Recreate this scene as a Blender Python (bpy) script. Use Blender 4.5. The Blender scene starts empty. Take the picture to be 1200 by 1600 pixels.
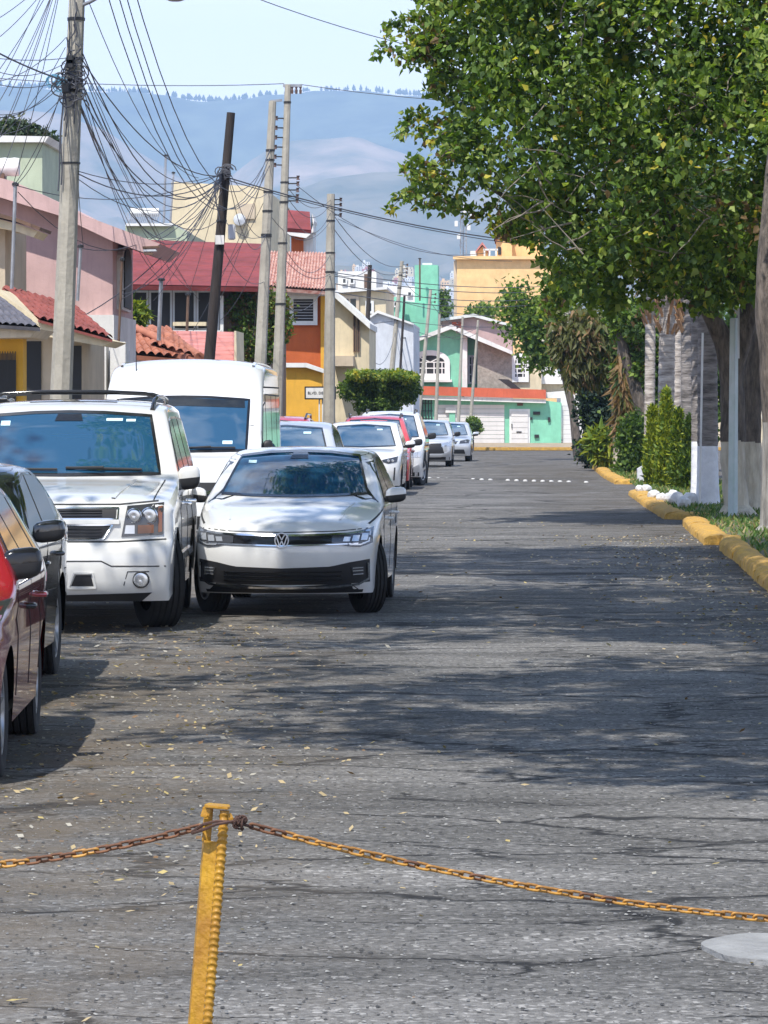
import bpy, bmesh, math, random
import numpy as np
from mathutils import Vector, Matrix
from mathutils.bvhtree import BVHTree
from mathutils.geometry import delaunay_2d_cdt
random.seed(7); rng = np.random.default_rng(7)
R = math.radians
SC = bpy.context.scene
COL = SC.collection

# ---------------------------------------------------------------- camera
F = 5600.0; HZ = 649.0; CH = 1.75          # focal length and horizon row measured on the photograph
cam = bpy.data.cameras.new('camera'); camo = bpy.data.objects.new('camera', cam); COL.objects.link(camo)
camo.location = (0, 0, CH); camo.rotation_euler = (R(90), 0, 0)
cam.sensor_fit = 'VERTICAL'; cam.sensor_height = 36; cam.lens = F / 1600 * 36
cam.shift_y = -(800 - HZ) / 1600
cam.clip_start = 0.1; cam.clip_end = 40000
SC.camera = camo
# ---------------------------------------------------------------- light
SUN_EL, SUN_AZ = 58, -24                    # degrees; azimuth measured from behind the camera, minus = left
world = bpy.data.worlds.new('World'); SC.world = world; world.use_nodes = True
nt = world.node_tree; nt.nodes.clear()
def N(nt, t, **k):
    n = nt.nodes.new(t)
    for a, b in k.items(): setattr(n, a, b)
    return n
sky = N(nt, 'ShaderNodeTexSky', sky_type='NISHITA', sun_disc=False)
sky.sun_elevation = R(SUN_EL); sky.sun_rotation = R(180 - SUN_AZ)
sky.altitude = 2400; sky.air_density = 1.0; sky.dust_density = 0.6; sky.ozone_density = 1.2
bg = N(nt, 'ShaderNodeBackground'); bg.inputs[1].default_value = 0.15
out = N(nt, 'ShaderNodeOutputWorld')
tc = N(nt, 'ShaderNodeTexCoord'); mp = N(nt, 'ShaderNodeMapping'); mp.inputs['Scale'].default_value = (1.3, 1.3, 2.6)
cl = N(nt, 'ShaderNodeTexNoise'); cl.inputs['Scale'].default_value = 2.1; cl.inputs['Detail'].default_value = 9; cl.inputs['Roughness'].default_value = 0.58
ra = N(nt, 'ShaderNodeValToRGB'); ra.color_ramp.elements[0].position = .5; ra.color_ramp.elements[1].position = .66
mx = N(nt, 'ShaderNodeMixRGB'); mx.inputs[2].default_value = (7.5, 7.7, 8.2, 1)
sep = N(nt, 'ShaderNodeSeparateXYZ'); mr = N(nt, 'ShaderNodeMapRange')
mr.inputs['From Min'].default_value = .3; mr.inputs['From Max'].default_value = .6; mr.inputs['To Max'].default_value = .8
mu = N(nt, 'ShaderNodeMath', operation='MULTIPLY')
L = nt.links.new
L(tc.outputs['Generated'], mp.inputs[0]); L(mp.outputs[0], cl.inputs[0]); L(cl.outputs[0], ra.inputs[0])
L(tc.outputs['Generated'], sep.inputs[0]); L(sep.outputs[2], mr.inputs[0])
L(ra.outputs[0], mu.inputs[0]); L(mr.outputs[0], mu.inputs[1]); L(mu.outputs[0], mx.inputs[0])
hzr = N(nt, 'ShaderNodeValToRGB'); hzr.color_ramp.elements[0].position = .0; hzr.color_ramp.elements[0].color = (.92, .92, .92, 1); hzr.color_ramp.elements[1].position = .42; hzr.color_ramp.elements[1].color = (0, 0, 0, 1)
e_ = hzr.color_ramp.elements.new(.14); e_.color = (.7, .7, .7, 1)
hx = N(nt, 'ShaderNodeMixRGB'); hx.inputs[2].default_value = (4.6, 4.15, 4.1, 1)      # pale veil low over the horizon
L(sep.outputs[2], hzr.inputs[0]); L(hzr.outputs[0], hx.inputs[0]); L(sky.outputs[0], hx.inputs[1])
L(hx.outputs[0], mx.inputs[1]); L(mx.outputs[0], bg.inputs[0]); L(bg.outputs[0], out.inputs[0])
sl = bpy.data.lights.new('sun', 'SUN'); so = bpy.data.objects.new('sun', sl); COL.objects.link(so)
sl.energy = 2.9; sl.angle = R(0.6); sl.color = (1, .955, .88)
sd = Vector((math.sin(R(SUN_AZ)) * math.cos(R(SUN_EL)), -math.cos(R(SUN_AZ)) * math.cos(R(SUN_EL)), math.sin(R(SUN_EL))))
so.rotation_euler = sd.to_track_quat('Z', 'Y').to_euler(); so.location = (0, 0, 60)
SC.view_settings.view_transform = 'Standard'; SC.view_settings.look = 'None'
SC.view_settings.exposure = 1.12; SC.view_settings.gamma = 1
SC.render.engine = 'CYCLES'
cy = SC.cycles
cy.volume_bounces = 1; cy.max_bounces = 6; cy.diffuse_bounces = 3; cy.transparent_max_bounces = 6; cy.volume_max_steps = 64
try: cy.volume_step_rate = 5
except Exception: pass

# ---------------------------------------------------------------- helpers
def P(px, py, d): return Vector(((px - 600) / F * d, d, CH + (HZ - py) / F * d))
def G(px, py, z=0.0):
    d = (CH - z) * F / (py - HZ); return Vector(((px - 600) / F * d, d, z))
def tag(o, label=None, cat=None, group=None, kind=None):
    if label: o['label'] = label
    if cat: o['category'] = cat
    if group: o['group'] = group
    if kind: o['kind'] = kind
    return o
def thing(name, label, cat, loc=(0, 0, 0), group=None, rz=0):
    o = bpy.data.objects.new(name, None); COL.objects.link(o); o.location = loc; o.rotation_euler = (0, 0, rz)
    o.empty_display_size = .3
    return tag(o, label, cat, group)
def org(p):
    v = Vector((0, 0, 0))
    while p is not None: v += p.location; p = p.parent
    return v
class MB:
    def __init__(s): s.v = []; s.f = []; s.m = []
    def add(s, vs, fs, m=0):
        b = len(s.v); s.v += [tuple(v) for v in vs]; s.f += [tuple(b + i for i in f) for f in fs]; s.m += [m] * len(fs); return s
    def box(s, lo, hi, m=0, sk=0.0):
        (a, b, c), (d, e, f) = lo, hi
        k = sk * (e - b)
        s.add([(a, b, c), (d, b, c), (d + k, e, c), (a + k, e, c), (a, b, f), (d, b, f), (d + k, e, f), (a + k, e, f)],
              [(0, 3, 2, 1), (4, 5, 6, 7), (0, 1, 5, 4), (1, 2, 6, 5), (2, 3, 7, 6), (3, 0, 4, 7)], m); return s
    def bar(s, a, b, w, h, m=0, up=(0, 0, 1)):
        a = Vector(a); b = Vector(b); t = (b - a).normalized(); u = Vector(up)
        x = t.cross(u)
        if x.length < 1e-4: x = t.cross(Vector((0, 1, 0)))
        x.normalize(); y = x.cross(t)
        vs = [p + x * (i * w / 2) + y * (j * h / 2) for p in (a, b) for i, j in ((-1, -1), (1, -1), (1, 1), (-1, 1))]
        s.add(vs, [(0, 1, 2, 3), (7, 6, 5, 4), (0, 4, 5, 1), (1, 5, 6, 2), (2, 6, 7, 3), (3, 7, 4, 0)], m); return s
    def tube(s, pts, r, n=6, m=0, cap=True):
        pts = [Vector(p) for p in pts]; k = len(pts)
        rr = r if isinstance(r, (list, tuple)) else [r] * k
        vs = []; ref = Vector((0.13, 0.31, 0.94))
        t0 = (pts[-1] - pts[0])
        if t0.length and abs(t0.normalized().dot(ref)) > .9: ref = Vector((1, .1, 0))
        for i, p in enumerate(pts):
            t = (pts[min(i + 1, k - 1)] - pts[max(i - 1, 0)]).normalized()
            x = t.cross(ref).normalized(); y = t.cross(x)
            for j in range(n):
                a = 2 * math.pi * j / n; vs.append(p + (x * math.cos(a) + y * math.sin(a)) * rr[i])
        fs = [(i * n + j, i * n + (j + 1) % n, (i + 1) * n + (j + 1) % n, (i + 1) * n + j) for i in range(k - 1) for j in range(n)]
        if cap: fs += [tuple(range(n))[::-1], tuple((k - 1) * n + j for j in range(n))]
        s.add(vs, fs, m); return s
    def prism(s, poly, axis, a, b, m=0, shift=(0, 0, 0)):
        """poly: 2-D points; axis 'y': (x,z) extruded in y from a to b"""
        n = len(poly)
        def mk(p, t):
            return (p[0], t, p[1]) if axis == 'y' else ((t, p[0], p[1]) if axis == 'x' else (p[0], p[1], t))
        v = [mk(p, a) for p in poly] + [tuple(Vector(mk(p, b)) + Vector(shift)) for p in poly]
        s.add(v, [tuple(range(n)), tuple(range(2 * n - 1, n - 1, -1))] + [(i, i + n, (i + 1) % n + n, (i + 1) % n) for i in range(n)], m); return s
    def lathe(s, prof, c, n=24, m=0, axis='z'):
        vs = []
        for r, h in prof:
            for j in range(n):
                a = 2 * math.pi * j / n; p = (r * math.cos(a), r * math.sin(a), h)
                if axis == 'x': p = (h, p[0], p[1])
                if axis == 'y': p = (p[0], h, p[1])
                vs.append((p[0] + c[0], p[1] + c[1], p[2] + c[2]))
        k = len(prof)
        s.add(vs, [(i * n + j, i * n + (j + 1) % n, (i + 1) * n + (j + 1) % n, (i + 1) * n + j) for i in range(k - 1) for j in range(n)], m); return s
    def build(s, name, mats, parent=None, smooth=None, local=False, recalc=True, bevel=0):
        me = bpy.data.meshes.new(name)
        o0 = Vector((0, 0, 0)) if local else org(parent)
        v = np.array(s.v, dtype=np.float64).reshape(-1, 3) - np.array(o0)
        me.from_pydata([tuple(x) for x in v], [], s.f)
        if not isinstance(mats, (list, tuple)): mats = [mats]
        for m in mats: me.materials.append(m)
        if len(mats) > 1: me.polygons.foreach_set('material_index', s.m)
        if recalc or bevel:
            bm = bmesh.new(); bm.from_mesh(me)
            if recalc: bmesh.ops.recalc_face_normals(bm, faces=bm.faces[:])
            if bevel: bmesh.ops.bevel(bm, geom=bm.edges[:], offset=bevel, segments=2, affect='EDGES', clamp_overlap=True)
            bm.to_mesh(me); bm.free()
        if smooth is not None:
            me.polygons.foreach_set('use_smooth', [True] * len(me.polygons))
            me.set_sharp_from_angle(angle=R(smooth))
        me.update()
        o = bpy.data.objects.new(name, me); COL.objects.link(o)
        if parent is not None: o.parent = parent
        return o

MATS = {}
def mat(name, col, rough=.8, metal=0.0, var=0.0, vs=3.0, bump=0.0, bs=40.0, coat=0.0, ior=None, col2=None, dirt=0.0, spec=None, stretch=(1, 1, 1), hsv=None):
    if name in MATS: return MATS[name]
    m = bpy.data.materials.new(name); m.use_nodes = True; t = m.node_tree
    b = t.nodes['Principled BSDF']; b.inputs['Roughness'].default_value = rough; b.inputs['Metallic'].default_value = metal
    b.inputs['Base Color'].default_value = (*col, 1)
    if coat: b.inputs['Coat Weight'].default_value = coat; b.inputs['Coat Roughness'].default_value = .03
    if ior: b.inputs['IOR'].default_value = ior
    if spec is not None: b.inputs['Specular IOR Level'].default_value = spec
    if var or bump or dirt:
        tc = N(t, 'ShaderNodeTexCoord'); mp = N(t, 'ShaderNodeMapping'); mp.inputs['Scale'].default_value = stretch
        t.links.new(tc.outputs['Object'], mp.inputs[0])
    if var:
        n = N(t, 'ShaderNodeTexNoise'); n.inputs['Scale'].default_value = vs; n.inputs['Detail'].default_value = 7; n.inputs['Roughness'].default_value = .62
        t.links.new(mp.outputs[0], n.inputs[0])
        r = N(t, 'ShaderNodeValToRGB'); c2 = col2 or tuple(max(0, c * (1 - var)) for c in col); c1 = col if col2 else tuple(min(1, c * (1 + var * .6)) for c in col)
        r.color_ramp.elements[0].position = .32; r.color_ramp.elements[1].position = .68
        r.color_ramp.elements[0].color = (*c2, 1); r.color_ramp.elements[1].color = (*c1, 1)
        t.links.new(n.outputs[0], r.inputs[0]); last = r.outputs[0]
        if dirt:   # fine dark specks and streaks of wear
            n2 = N(t, 'ShaderNodeTexNoise'); n2.inputs['Scale'].default_value = vs * 7; n2.inputs['Detail'].default_value = 5
            mp2 = N(t, 'ShaderNodeMapping'); mp2.inputs['Scale'].default_value = (1, 1, .18)
            t.links.new(tc.outputs['Object'], mp2.inputs[0]); t.links.new(mp2.outputs[0], n2.inputs[0])
            r2 = N(t, 'ShaderNodeValToRGB'); r2.color_ramp.elements[0].position = .52; r2.color_ramp.elements[1].position = .95
            mm = N(t, 'ShaderNodeMixRGB'); mm.inputs[2].default_value = (*[c * (1 - dirt) * .9 for c in col], 1)
            t.links.new(n2.outputs[0], r2.inputs[0]); t.links.new(r2.outputs[0], mm.inputs[0]); t.links.new(last, mm.inputs[1]); last = mm.outputs[0]
        t.links.new(last, b.inputs['Base Color'])
    if bump:
        n = N(t, 'ShaderNodeTexNoise'); n.inputs['Scale'].default_value = bs; n.inputs['Detail'].default_value = 5
        t.links.new(mp.outputs[0], n.inputs[0])
        bn = N(t, 'ShaderNodeBump'); bn.inputs['Strength'].default_value = bump; bn.inputs['Distance'].default_value = .03
        t.links.new(n.outputs[0], bn.inputs['Height']); t.links.new(bn.outputs[0], b.inputs['Normal'])
    MATS[name] = m; return m
def stucco(name, c, var=.17, dirt=.24): return mat(name, c, .9, var=var, vs=1.2, bump=.15, bs=30, dirt=dirt)

# ---------------------------------------------------------------- asphalt
def asphalt():
    m = bpy.data.materials.new('worn_asphalt'); m.use_nodes = True; t = m.node_tree; b = t.nodes['Principled BSDF']; l = t.links.new
    b.inputs['Roughness'].default_value = .9; b.inputs['Specular IOR Level'].default_value = .25
    tc = N(t, 'ShaderNodeTexCoord')
    def mpg(sc, loc=(0, 0, 0)):
        q = N(t, 'ShaderNodeMapping'); q.inputs['Scale'].default_value = sc; q.inputs['Location'].default_value = loc; l(tc.outputs['Object'], q.inputs[0]); return q
    def noise(q, s, d=6, r=.6, dist=0):
        n = N(t, 'ShaderNodeTexNoise'); n.inputs['Scale'].default_value = s; n.inputs['Detail'].default_value = d; n.inputs['Roughness'].default_value = r; n.inputs['Distortion'].default_value = dist
        l(q.outputs[0], n.inputs[0]); return n
    def ramp(n, stops, o=0):
        r = N(t, 'ShaderNodeValToRGB'); e = r.color_ramp.elements
        for i, (p, c) in enumerate(stops):
            if i > 1: e.new(p)
        for i, (p, c) in enumerate(stops): e[i].position = p; e[i].color = (*c, 1) if isinstance(c, tuple) else (c, c, c, 1)
        l(n.outputs[o], r.inputs[0]); return r
    def mix(a, bb, f, typ='MIX'):
        x = N(t, 'ShaderNodeMixRGB', blend_type=typ)
        for s, i in ((f, 0), (a, 1), (bb, 2)):
            if isinstance(s, (int, float)): x.inputs[i].default_value = s if i == 0 else (s, s, s, 1)
            elif isinstance(s, tuple): x.inputs[i].default_value = (*s, 1)
            else: l(s.outputs[0], x.inputs[i])
        return x
    iso = mpg((1, 1, 1)); st = mpg((.22, 1.0, 1))
    big = ramp(noise(st, .9, 7, .6), [(.28, (.102, .098, .093)), (.5, (.148, .143, .136)), (.72, (.218, .209, .197))])
    wash = mix(ramp(noise(iso, .35, 4), [(.35, .78), (.65, 1.12)]), ramp(noise(mpg((.16, 1.0, 1), (4, 7, 0)), 2.6, 7, .68), [(.36, .62), (.5, 1.0), (.66, 1.14)]), 1.0, 'MULTIPLY')
    c = mix(big, wash, 1.0, 'MULTIPLY')
    fine = ramp(noise(iso, 26, 6, .75), [(.3, .55), (.5, 1.0), (.72, 1.45)])
    c = mix(c, fine, 1.0, 'MULTIPLY')
    # stones: pale and dark aggregate
    v = N(t, 'ShaderNodeTexVoronoi'); v.inputs['Scale'].default_value = 46; l(iso.outputs[0], v.inputs[0])
    cs = N(t, 'ShaderNodeSeparateColor'); l(v.outputs['Color'], cs.inputs[0])
    agg = ramp(cs, [(0.0, .45), (.12, .7), (.5, 1.0), (.86, 1.1), (.97, 2.1)])
    c = mix(c, agg, .75, 'MULTIPLY')
    v3 = N(t, 'ShaderNodeTexVoronoi'); v3.inputs['Scale'].default_value = 15; l(iso.outputs[0], v3.inputs[0])
    pit = ramp(v3, [(.10, 1.0), (.2, 0.0)]); cs3 = N(t, 'ShaderNodeSeparateColor'); l(v3.outputs['Color'], cs3.inputs[0])
    sel = ramp(cs3, [(.60, 0.0), (.66, 1.0)]); pf = mix(pit, sel, 1.0, 'MULTIPLY')
    c = mix(c, (.02, .02, .02), mix(pf, .8, 1.0, 'MULTIPLY'))
    # cracks, long and mostly across the road
    def crack(sc, loc, w, th):
        q = mpg(sc, loc); nn = noise(q, 2.2, 6, .65)
        ad = N(t, 'ShaderNodeVectorMath', operation='MULTIPLY_ADD'); ad.inputs[1].default_value = (.5, .5, 0)
        l(nn.outputs['Color'], ad.inputs[0]); l(q.outputs[0], ad.inputs[2])
        vv = N(t, 'ShaderNodeTexVoronoi', feature='DISTANCE_TO_EDGE'); vv.inputs['Scale'].default_value = 1; l(ad.outputs[0], vv.inputs[0])
        cr = ramp(vv, [(w * .3, 1.0), (w, 0.0)])
        gate = ramp(noise(mpg((sc[0] * 1.2, sc[1] * 1.2, 1), (5, 9, 0)), 1.3, 3), [(th - .03, 0.0), (th + .03, 1.0)])
        return mix(cr, gate, 1.0, 'MULTIPLY')
    k1 = crack((.22, .5, 1), (3.1, 1.7, 0), .016, .44); k2 = crack((.45, 1.1, 1), (8, 2, 0), .015, .49)
    k = mix(k1, k2, 1.0, 'LIGHTEN')
    c = mix(c, (.012, .012, .013), mix(k, .92, 1.0, 'MULTIPLY'))
    # brown grit and leaf dust trodden in along the parked side
    sp_ = N(t, 'ShaderNodeSeparateXYZ'); l(tc.outputs['Object'], sp_.inputs[0])
    gx = N(t, 'ShaderNodeMapRange'); gx.inputs['From Min'].default_value = .2; gx.inputs['From Max'].default_value = -1.4; l(sp_.outputs[0], gx.inputs[0])
    dn = ramp(noise(iso, 1.6, 8, .72), [(.36, 0.0), (.62, .75)])
    c = mix(c, (.135, .108, .078), mix(dn, gx, 1.0, 'MULTIPLY'))
    gx2 = N(t, 'ShaderNodeMapRange'); gx2.inputs['From Min'].default_value = 2.2; gx2.inputs['From Max'].default_value = 4.2; l(sp_.outputs[0], gx2.inputs[0])
    c = mix(c, (.075, .060, .042), mix(dn, gx2, 1.0, 'MULTIPLY'))
    l(c.outputs[0], b.inputs['Base Color'])
    hb = mix(noise(iso, 30, 5, .7), noise(iso, 5, 5), .35)
    hk = mix(hb, 0.0, k)
    bn = N(t, 'ShaderNodeBump'); bn.inputs['Strength'].default_value = .9; bn.inputs['Distance'].default_value = .03
    l(hk.outputs[0], bn.inputs['Height']); l(bn.outputs[0], b.inputs['Normal'])
    return m
M_ASPH = asphalt()
SL = 0.0425                                    # the street runs a little to the right of the view axis
def sx(y): return SL * (y - 60)
# low-frequency unevenness shared by road relief
PH = rng.uniform(0, 6.28, 40); KX = rng.uniform(.3, 3.2, 40); KY = rng.uniform(.5, 7, 40)
def relief(x, y):
    z = np.zeros_like(x)
    for i in range(40): z += np.sin(KX[i] * x + KY[i] * y + PH[i]) / (1.2 + KY[i])
    return z * .0036
def road_mesh():
    ys = [2.0]
    while ys[-1] < 196: ys.append(ys[-1] + max(.10, ys[-1] * .0055))
    ys = np.array(ys); xs = np.concatenate([np.arange(-12, -6.1, .6), np.arange(-6, 9.01, .15), np.arange(9.6, 30, 1.2)])
    X, Y = np.meshgrid(xs, ys); X = X + 0.0
    Z = relief(X, Y) + rng.normal(0, .0016, X.shape)
    Z = np.minimum(Z, .02)
    v = np.stack([X.ravel(), Y.ravel(), Z.ravel()], 1)
    nx = len(xs); ny = len(ys)
    i = np.arange((ny - 1) * (nx - 1)); r = i // (nx - 1); c = i % (nx - 1); a = r * nx + c
    f = np.stack([a, a + 1, a + nx + 1, a + nx], 1)
    return v, f
def npmesh(name, v, f, mats, parent=None, mi=None, smooth=False):
    me = bpy.data.meshes.new(name); n = f.shape[1]
    v = v - np.array(org(parent))
    me.vertices.add(len(v)); me.vertices.foreach_set('co', v.astype(np.float32).ravel())
    me.loops.add(f.size); me.loops.foreach_set('vertex_index', f.astype(np.int32).ravel())
    me.polygons.add(len(f)); me.polygons.foreach_set('loop_start', np.arange(0, f.size, n, dtype=np.int32))
    try: me.polygons.foreach_set('loop_total', np.full(len(f), n, dtype=np.int32))
    except Exception: pass
    if not isinstance(mats, (list, tuple)): mats = [mats]
    for m in mats: me.materials.append(m)
    if mi is not None: me.polygons.foreach_set('material_index', mi.astype(np.int32))
    me.update(calc_edges=True); me.validate()
    if smooth: me.polygons.foreach_set('use_smooth', [True] * len(me.polygons))
    o = bpy.data.objects.new(name, me); COL.objects.link(o)
    if parent is not None: o.parent = parent
    return o
v, f = road_mesh()
tag(npmesh('road', v, f, M_ASPH, smooth=True), kind='structure')
M_DIRT = mat('dry_ground', (.22, .19, .15), .95, var=.3, vs=.02)
tag(MB().add([(-14000, -400, -.12), (14000, -400, -.12), (14000, 20000, -.12), (-14000, 20000, -.12)], [(0, 1, 2, 3)]).build('ground', M_DIRT), kind='structure')
# pavement at the foot of the houses on the left, with a kerb step
M_CONC = mat('pavement_concrete', (.3, .29, .27), .9, var=.25, vs=2, bump=.3, bs=20, dirt=.3)
M_YEL = mat('kerb_yellow', (.58, .33, .05), .9, var=.6, vs=6, bump=.9, bs=16, dirt=.6, col2=(.36, .22, .07))
pv = MB()
for y0 in range(10, 160, 10):
    x0 = -5.35 + SL * (y0 - 25); x1 = x0 + SL * 10
    pv.add([(x0 - 2.2, y0, .02), (x0, y0, .02), (x1, y0 + 10, .02), (x1 - 2.2, y0 + 10, .02), (x0 - 2.2, y0, .15), (x0, y0, .15), (x1, y0 + 10, .15), (x1 - 2.2, y0 + 10, .15)],
           [(4, 5, 6, 7), (1, 2, 6, 5), (0, 1, 5, 4), (2, 3, 7, 6)])
tag(pv.build('pavement', M_CONC), kind='structure')
# pavement across the far end: yellow kerb, then a bank of brown concrete rising to the walls
M_BANK = mat('brown_pavement', (.34, .27, .19), .95, var=.3, vs=.8, bump=.3, bs=8, dirt=.3)
fp = MB(); fp.add([(0, 178, .16), (22, 178, .16), (24, 187, .34), (-6, 187, .34)], [(0, 1, 2, 3)])
fp.add([(0, 178, 0), (22, 178, 0), (22, 178, .16), (0, 178, .16)], [(0, 1, 2, 3)]); fp.add([(-6, 187, .0), (0, 178, 0), (0, 178, .16), (-6, 187, .34)], [(0, 1, 2, 3)])
tag(fp.build('far_pavement', M_BANK), kind='structure')
kb = MB(); kb.box((0, 177.7, -.01), (22, 178.0, .17)); ke = kb.build('far_kerb', M_YEL, bevel=.03); tag(ke, kind='structure')

# ---------------------------------------------------------------- mountains
def fbm2(x, y, sc, seed, octv=5):
    r = np.random.default_rng(seed); z = np.zeros_like(x); a = 1.0; f = 1.0 / sc
    for o in range(octv):
        for k in range(5):
            th = r.uniform(0, 2 * np.pi); p = r.uniform(0, 6.28)
            z += a * (1 - np.abs(np.sin(f * (x * np.cos(th) + y * np.sin(th)) * 3.1 + p)) * 1.6) / 5
        a *= .52; f *= 2.03
    return z
def ridge(name, d, depth, prof, m, seed, rough, base_py=649, nx=420, ny=110):
    """prof: (px, py) skyline of this ridge seen at distance d"""
    px = np.array([p[0] for p in prof], float); py = np.array([p[1] for p in prof], float)
    xs = np.linspace((px[0] - 600) / F * d, (px[-1] - 600) / F * d, nx); ts = np.linspace(0, 1.6, ny)
    X, T = np.meshgrid(xs, ts); Y = d - depth * (1 - T)
    H = np.interp(X / d * F + 600, px, py); H = CH + (HZ - H) / F * d
    s = np.where(T <= 1, np.clip(T, 0, 1) ** 1.25, np.clip(1 - (T - 1) * .5, 0, 1))
    Z = H * s + fbm2(X, Y, rough * 6, seed) * rough * np.sin(np.pi * np.clip(T, 0, 1)) * .9 + fbm2(X, Y, rough * 1.2, seed + 1, 3) * rough * .05
    v = np.stack([X.ravel(), Y.ravel(), Z.ravel() - 2], 1)
    i = np.arange((ny - 1) * (nx - 1)); r = i // (nx - 1); c = i % (nx - 1); a = r * nx + c
    o = npmesh(name, v, np.stack([a, a + 1, a + nx + 1, a + nx], 1), m, smooth=True)
    return tag(o, kind='structure')
M_MT1 = mat('forested_slope', (.09, .11, .07), .95, var=.5, vs=.012, col2=(.022, .032, .02))
M_MT2 = mat('dry_scrub_slope', (.33, .25, .19), .95, var=.5, vs=.008, col2=(.06, .075, .045))
M_MT3 = mat('scrub_slope', (.20, .17, .12), .95, var=.5, vs=.010, col2=(.045, .06, .035))
ridge('mountain_range', 7600, 2400, [(-3500, 210), (-1500, 150), (-600, 120), (0, 132), (150, 140), (230, 143), (290, 153), (345, 158), (400, 150), (480, 140), (560, 139), (640, 146), (720, 150), (900, 140), (1400, 170), (2400, 130), (4500, 230)], M_MT1, 3, 170)
ridge('dry_hill', 5900, 1500, [(-3500, 420), (-1800, 260), (-600, 170), (-200, 150), (0, 168), (90, 172), (160, 200), (240, 250), (330, 300), (345, 285), (400, 240), (460, 215), (560, 212), (640, 240), (720, 300), (900, 330), (1600, 280), (3000, 350), (4500, 450)], M_MT2, 9, 105)
ridge('low_hill', 4700, 1100, [(-3500, 520), (-1500, 470), (-300, 420), (0, 400), (200, 380), (380, 330), (460, 292), (520, 275), (600, 265), (700, 258), (800, 262), (1000, 250), (1500, 330), (2600, 400), (4500, 500)], M_MT3, 15, 75)
ridge('town_slope', 3000, 900, [(-3500, 560), (-1500, 520), (-300, 470), (300, 440), (430, 415), (540, 410), (640, 425), (760, 440), (900, 450), (1500, 430), (3000, 520), (4500, 560)], M_MT3, 21, 7)
# crest pines, too many to count
M_PINE = mat('far_pine', (.03, .045, .028), .95)
tp = MB(); prof = [(-600, 120), (0, 132), (150, 140), (230, 143), (290, 153), (345, 158), (400, 150), (480, 140), (560, 139), (640, 146), (720, 150), (900, 140), (1400, 170)]
for k in range(330):
    px = random.uniform(-100, 900) if k % 2 else random.choice([random.gauss(60, 70), random.gauss(200, 45), random.gauss(330, 25), random.gauss(660, 60)])
    py = np.interp(px, [p[0] for p in prof], [p[1] for p in prof]); h = random.uniform(4, 12) / F * 7600; b = P(px, py + 3, 7600)
    w = h * random.uniform(.18, .4)
    tp.lathe([(w * .2, 0), (w, h * .3), (w * .7, h * .6), (.01, h)], b, 5)
tag(tp.build('ridge_pines', M_PINE, recalc=False), 'line of tiny pines along the crest of the mountain', 'pines', kind='stuff')
# haze
hz = MB().box((-9000, -300, -1.5), (9000, 8300, 900)).build('haze', [])
tag(hz, kind='stuff')
hm = bpy.data.materials.new('haze'); hm.use_nodes = True; t = hm.node_tree; t.nodes.clear()
pvn = N(t, 'ShaderNodeVolumePrincipled'); pvn.inputs["Density"].default_value = 1.32e-4; pvn.inputs["Color"].default_value = (.44, .64, .93, 1); pvn.inputs["Anisotropy"].default_value = -.25
t.links.new(pvn.outputs[0], N(t, 'ShaderNodeOutputMaterial').inputs['Volume']); hz.data.materials.append(hm)
# ================================================================ cars
M_WHITE = mat('white_car_paint', (.70, .70, .69), .28, coat=1.0, var=.06, vs=1.6)
M_WHITE2 = mat('off_white_car_paint', (.66, .655, .63), .3, coat=1.0, var=.08, vs=1.6)
M_RED = mat('red_car_paint', (.29, .012, .020), .25, coat=1.0)
M_RED2 = mat('bright_red_car_paint', (.52, .03, .035), .3, coat=1.0)
M_DGREY = mat('dark_grey_car_paint', (.035, .037, .04), .22, metal=.5, coat=1.0)
M_SILV = mat('silver_car_paint', (.55, .57, .60), .3, metal=.4, coat=1.0)
M_GLASS = mat('car_window_glass', (.012, .062, .125), .03, ior=2.2)  # blue of the reflected sky put into the base colour
M_GLASSS = mat('car_side_glass', (.015, .018, .02), .04, ior=1.6)
M_BLK = mat('black_plastic', (.018, .018, .02), .5)
M_GLOSSB = mat('gloss_black_trim', (.012, .012, .014), .12)
M_RUB = mat('tyre_rubber', (.022, .022, .023), .85, var=.3, vs=20)
M_CHR = mat('chrome', (.75, .76, .78), .12, metal=1.0)
M_RIM = mat('alloy_rim', (.42, .43, .45), .35, metal=.8)
M_LAMP = mat('lamp_reflector', (.62, .64, .67), .18, metal=.7, coat=1.0)
M_LDARK = mat('lamp_housing', (.06, .062, .07), .15, metal=.3, coat=1.0)
M_AMBER = mat('amber_lens', (.22, .085, .04), .2, coat=.6)
M_STICK = mat('windscreen_sticker', (.55, .75, .78), .5)
M_SEAM = mat('panel_gap', (.03, .03, .03), .8)
M_UNDER = mat('underbody', (.012, .012, .012), .9)

def resample(rows, seg=.09):
    """Catmull-Rom through the profile rows [(y, z, bow, drop)]"""
    out = []; k = len(rows)
    for i in range(k - 1):
        p = [np.array(rows[max(0, min(k - 1, j))], float) for j in (i - 1, i, i + 1, i + 2)]
        d = np.linalg.norm(p[2][:2] - p[1][:2]); n = max(2, int(d / seg))
        for q in range(n):
            t = q / n
            # limit tangents so that corners stay reasonably tight
            m1 = (p[2] - p[0]) / 2; m2 = (p[3] - p[1]) / 2
            def lim(m):
                L_ = np.linalg.norm(m[:2]); return m * min(1, d * .9 / L_) if L_ > 0 else m
            m1 = lim(m1); m2 = lim(m2)
            out.append((2*t**3 - 3*t*t + 1) * p[1] + (t**3 - 2*t*t + t) * m1 + (-2*t**3 + 3*t*t) * p[2] + (t**3 - t*t) * m2)
    out.append(np.array(rows[-1], float)); return out
FV = [0, .12, .25, .38, .5, .62, .72, .8, .87, .92, .955, .98, 1]
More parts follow.
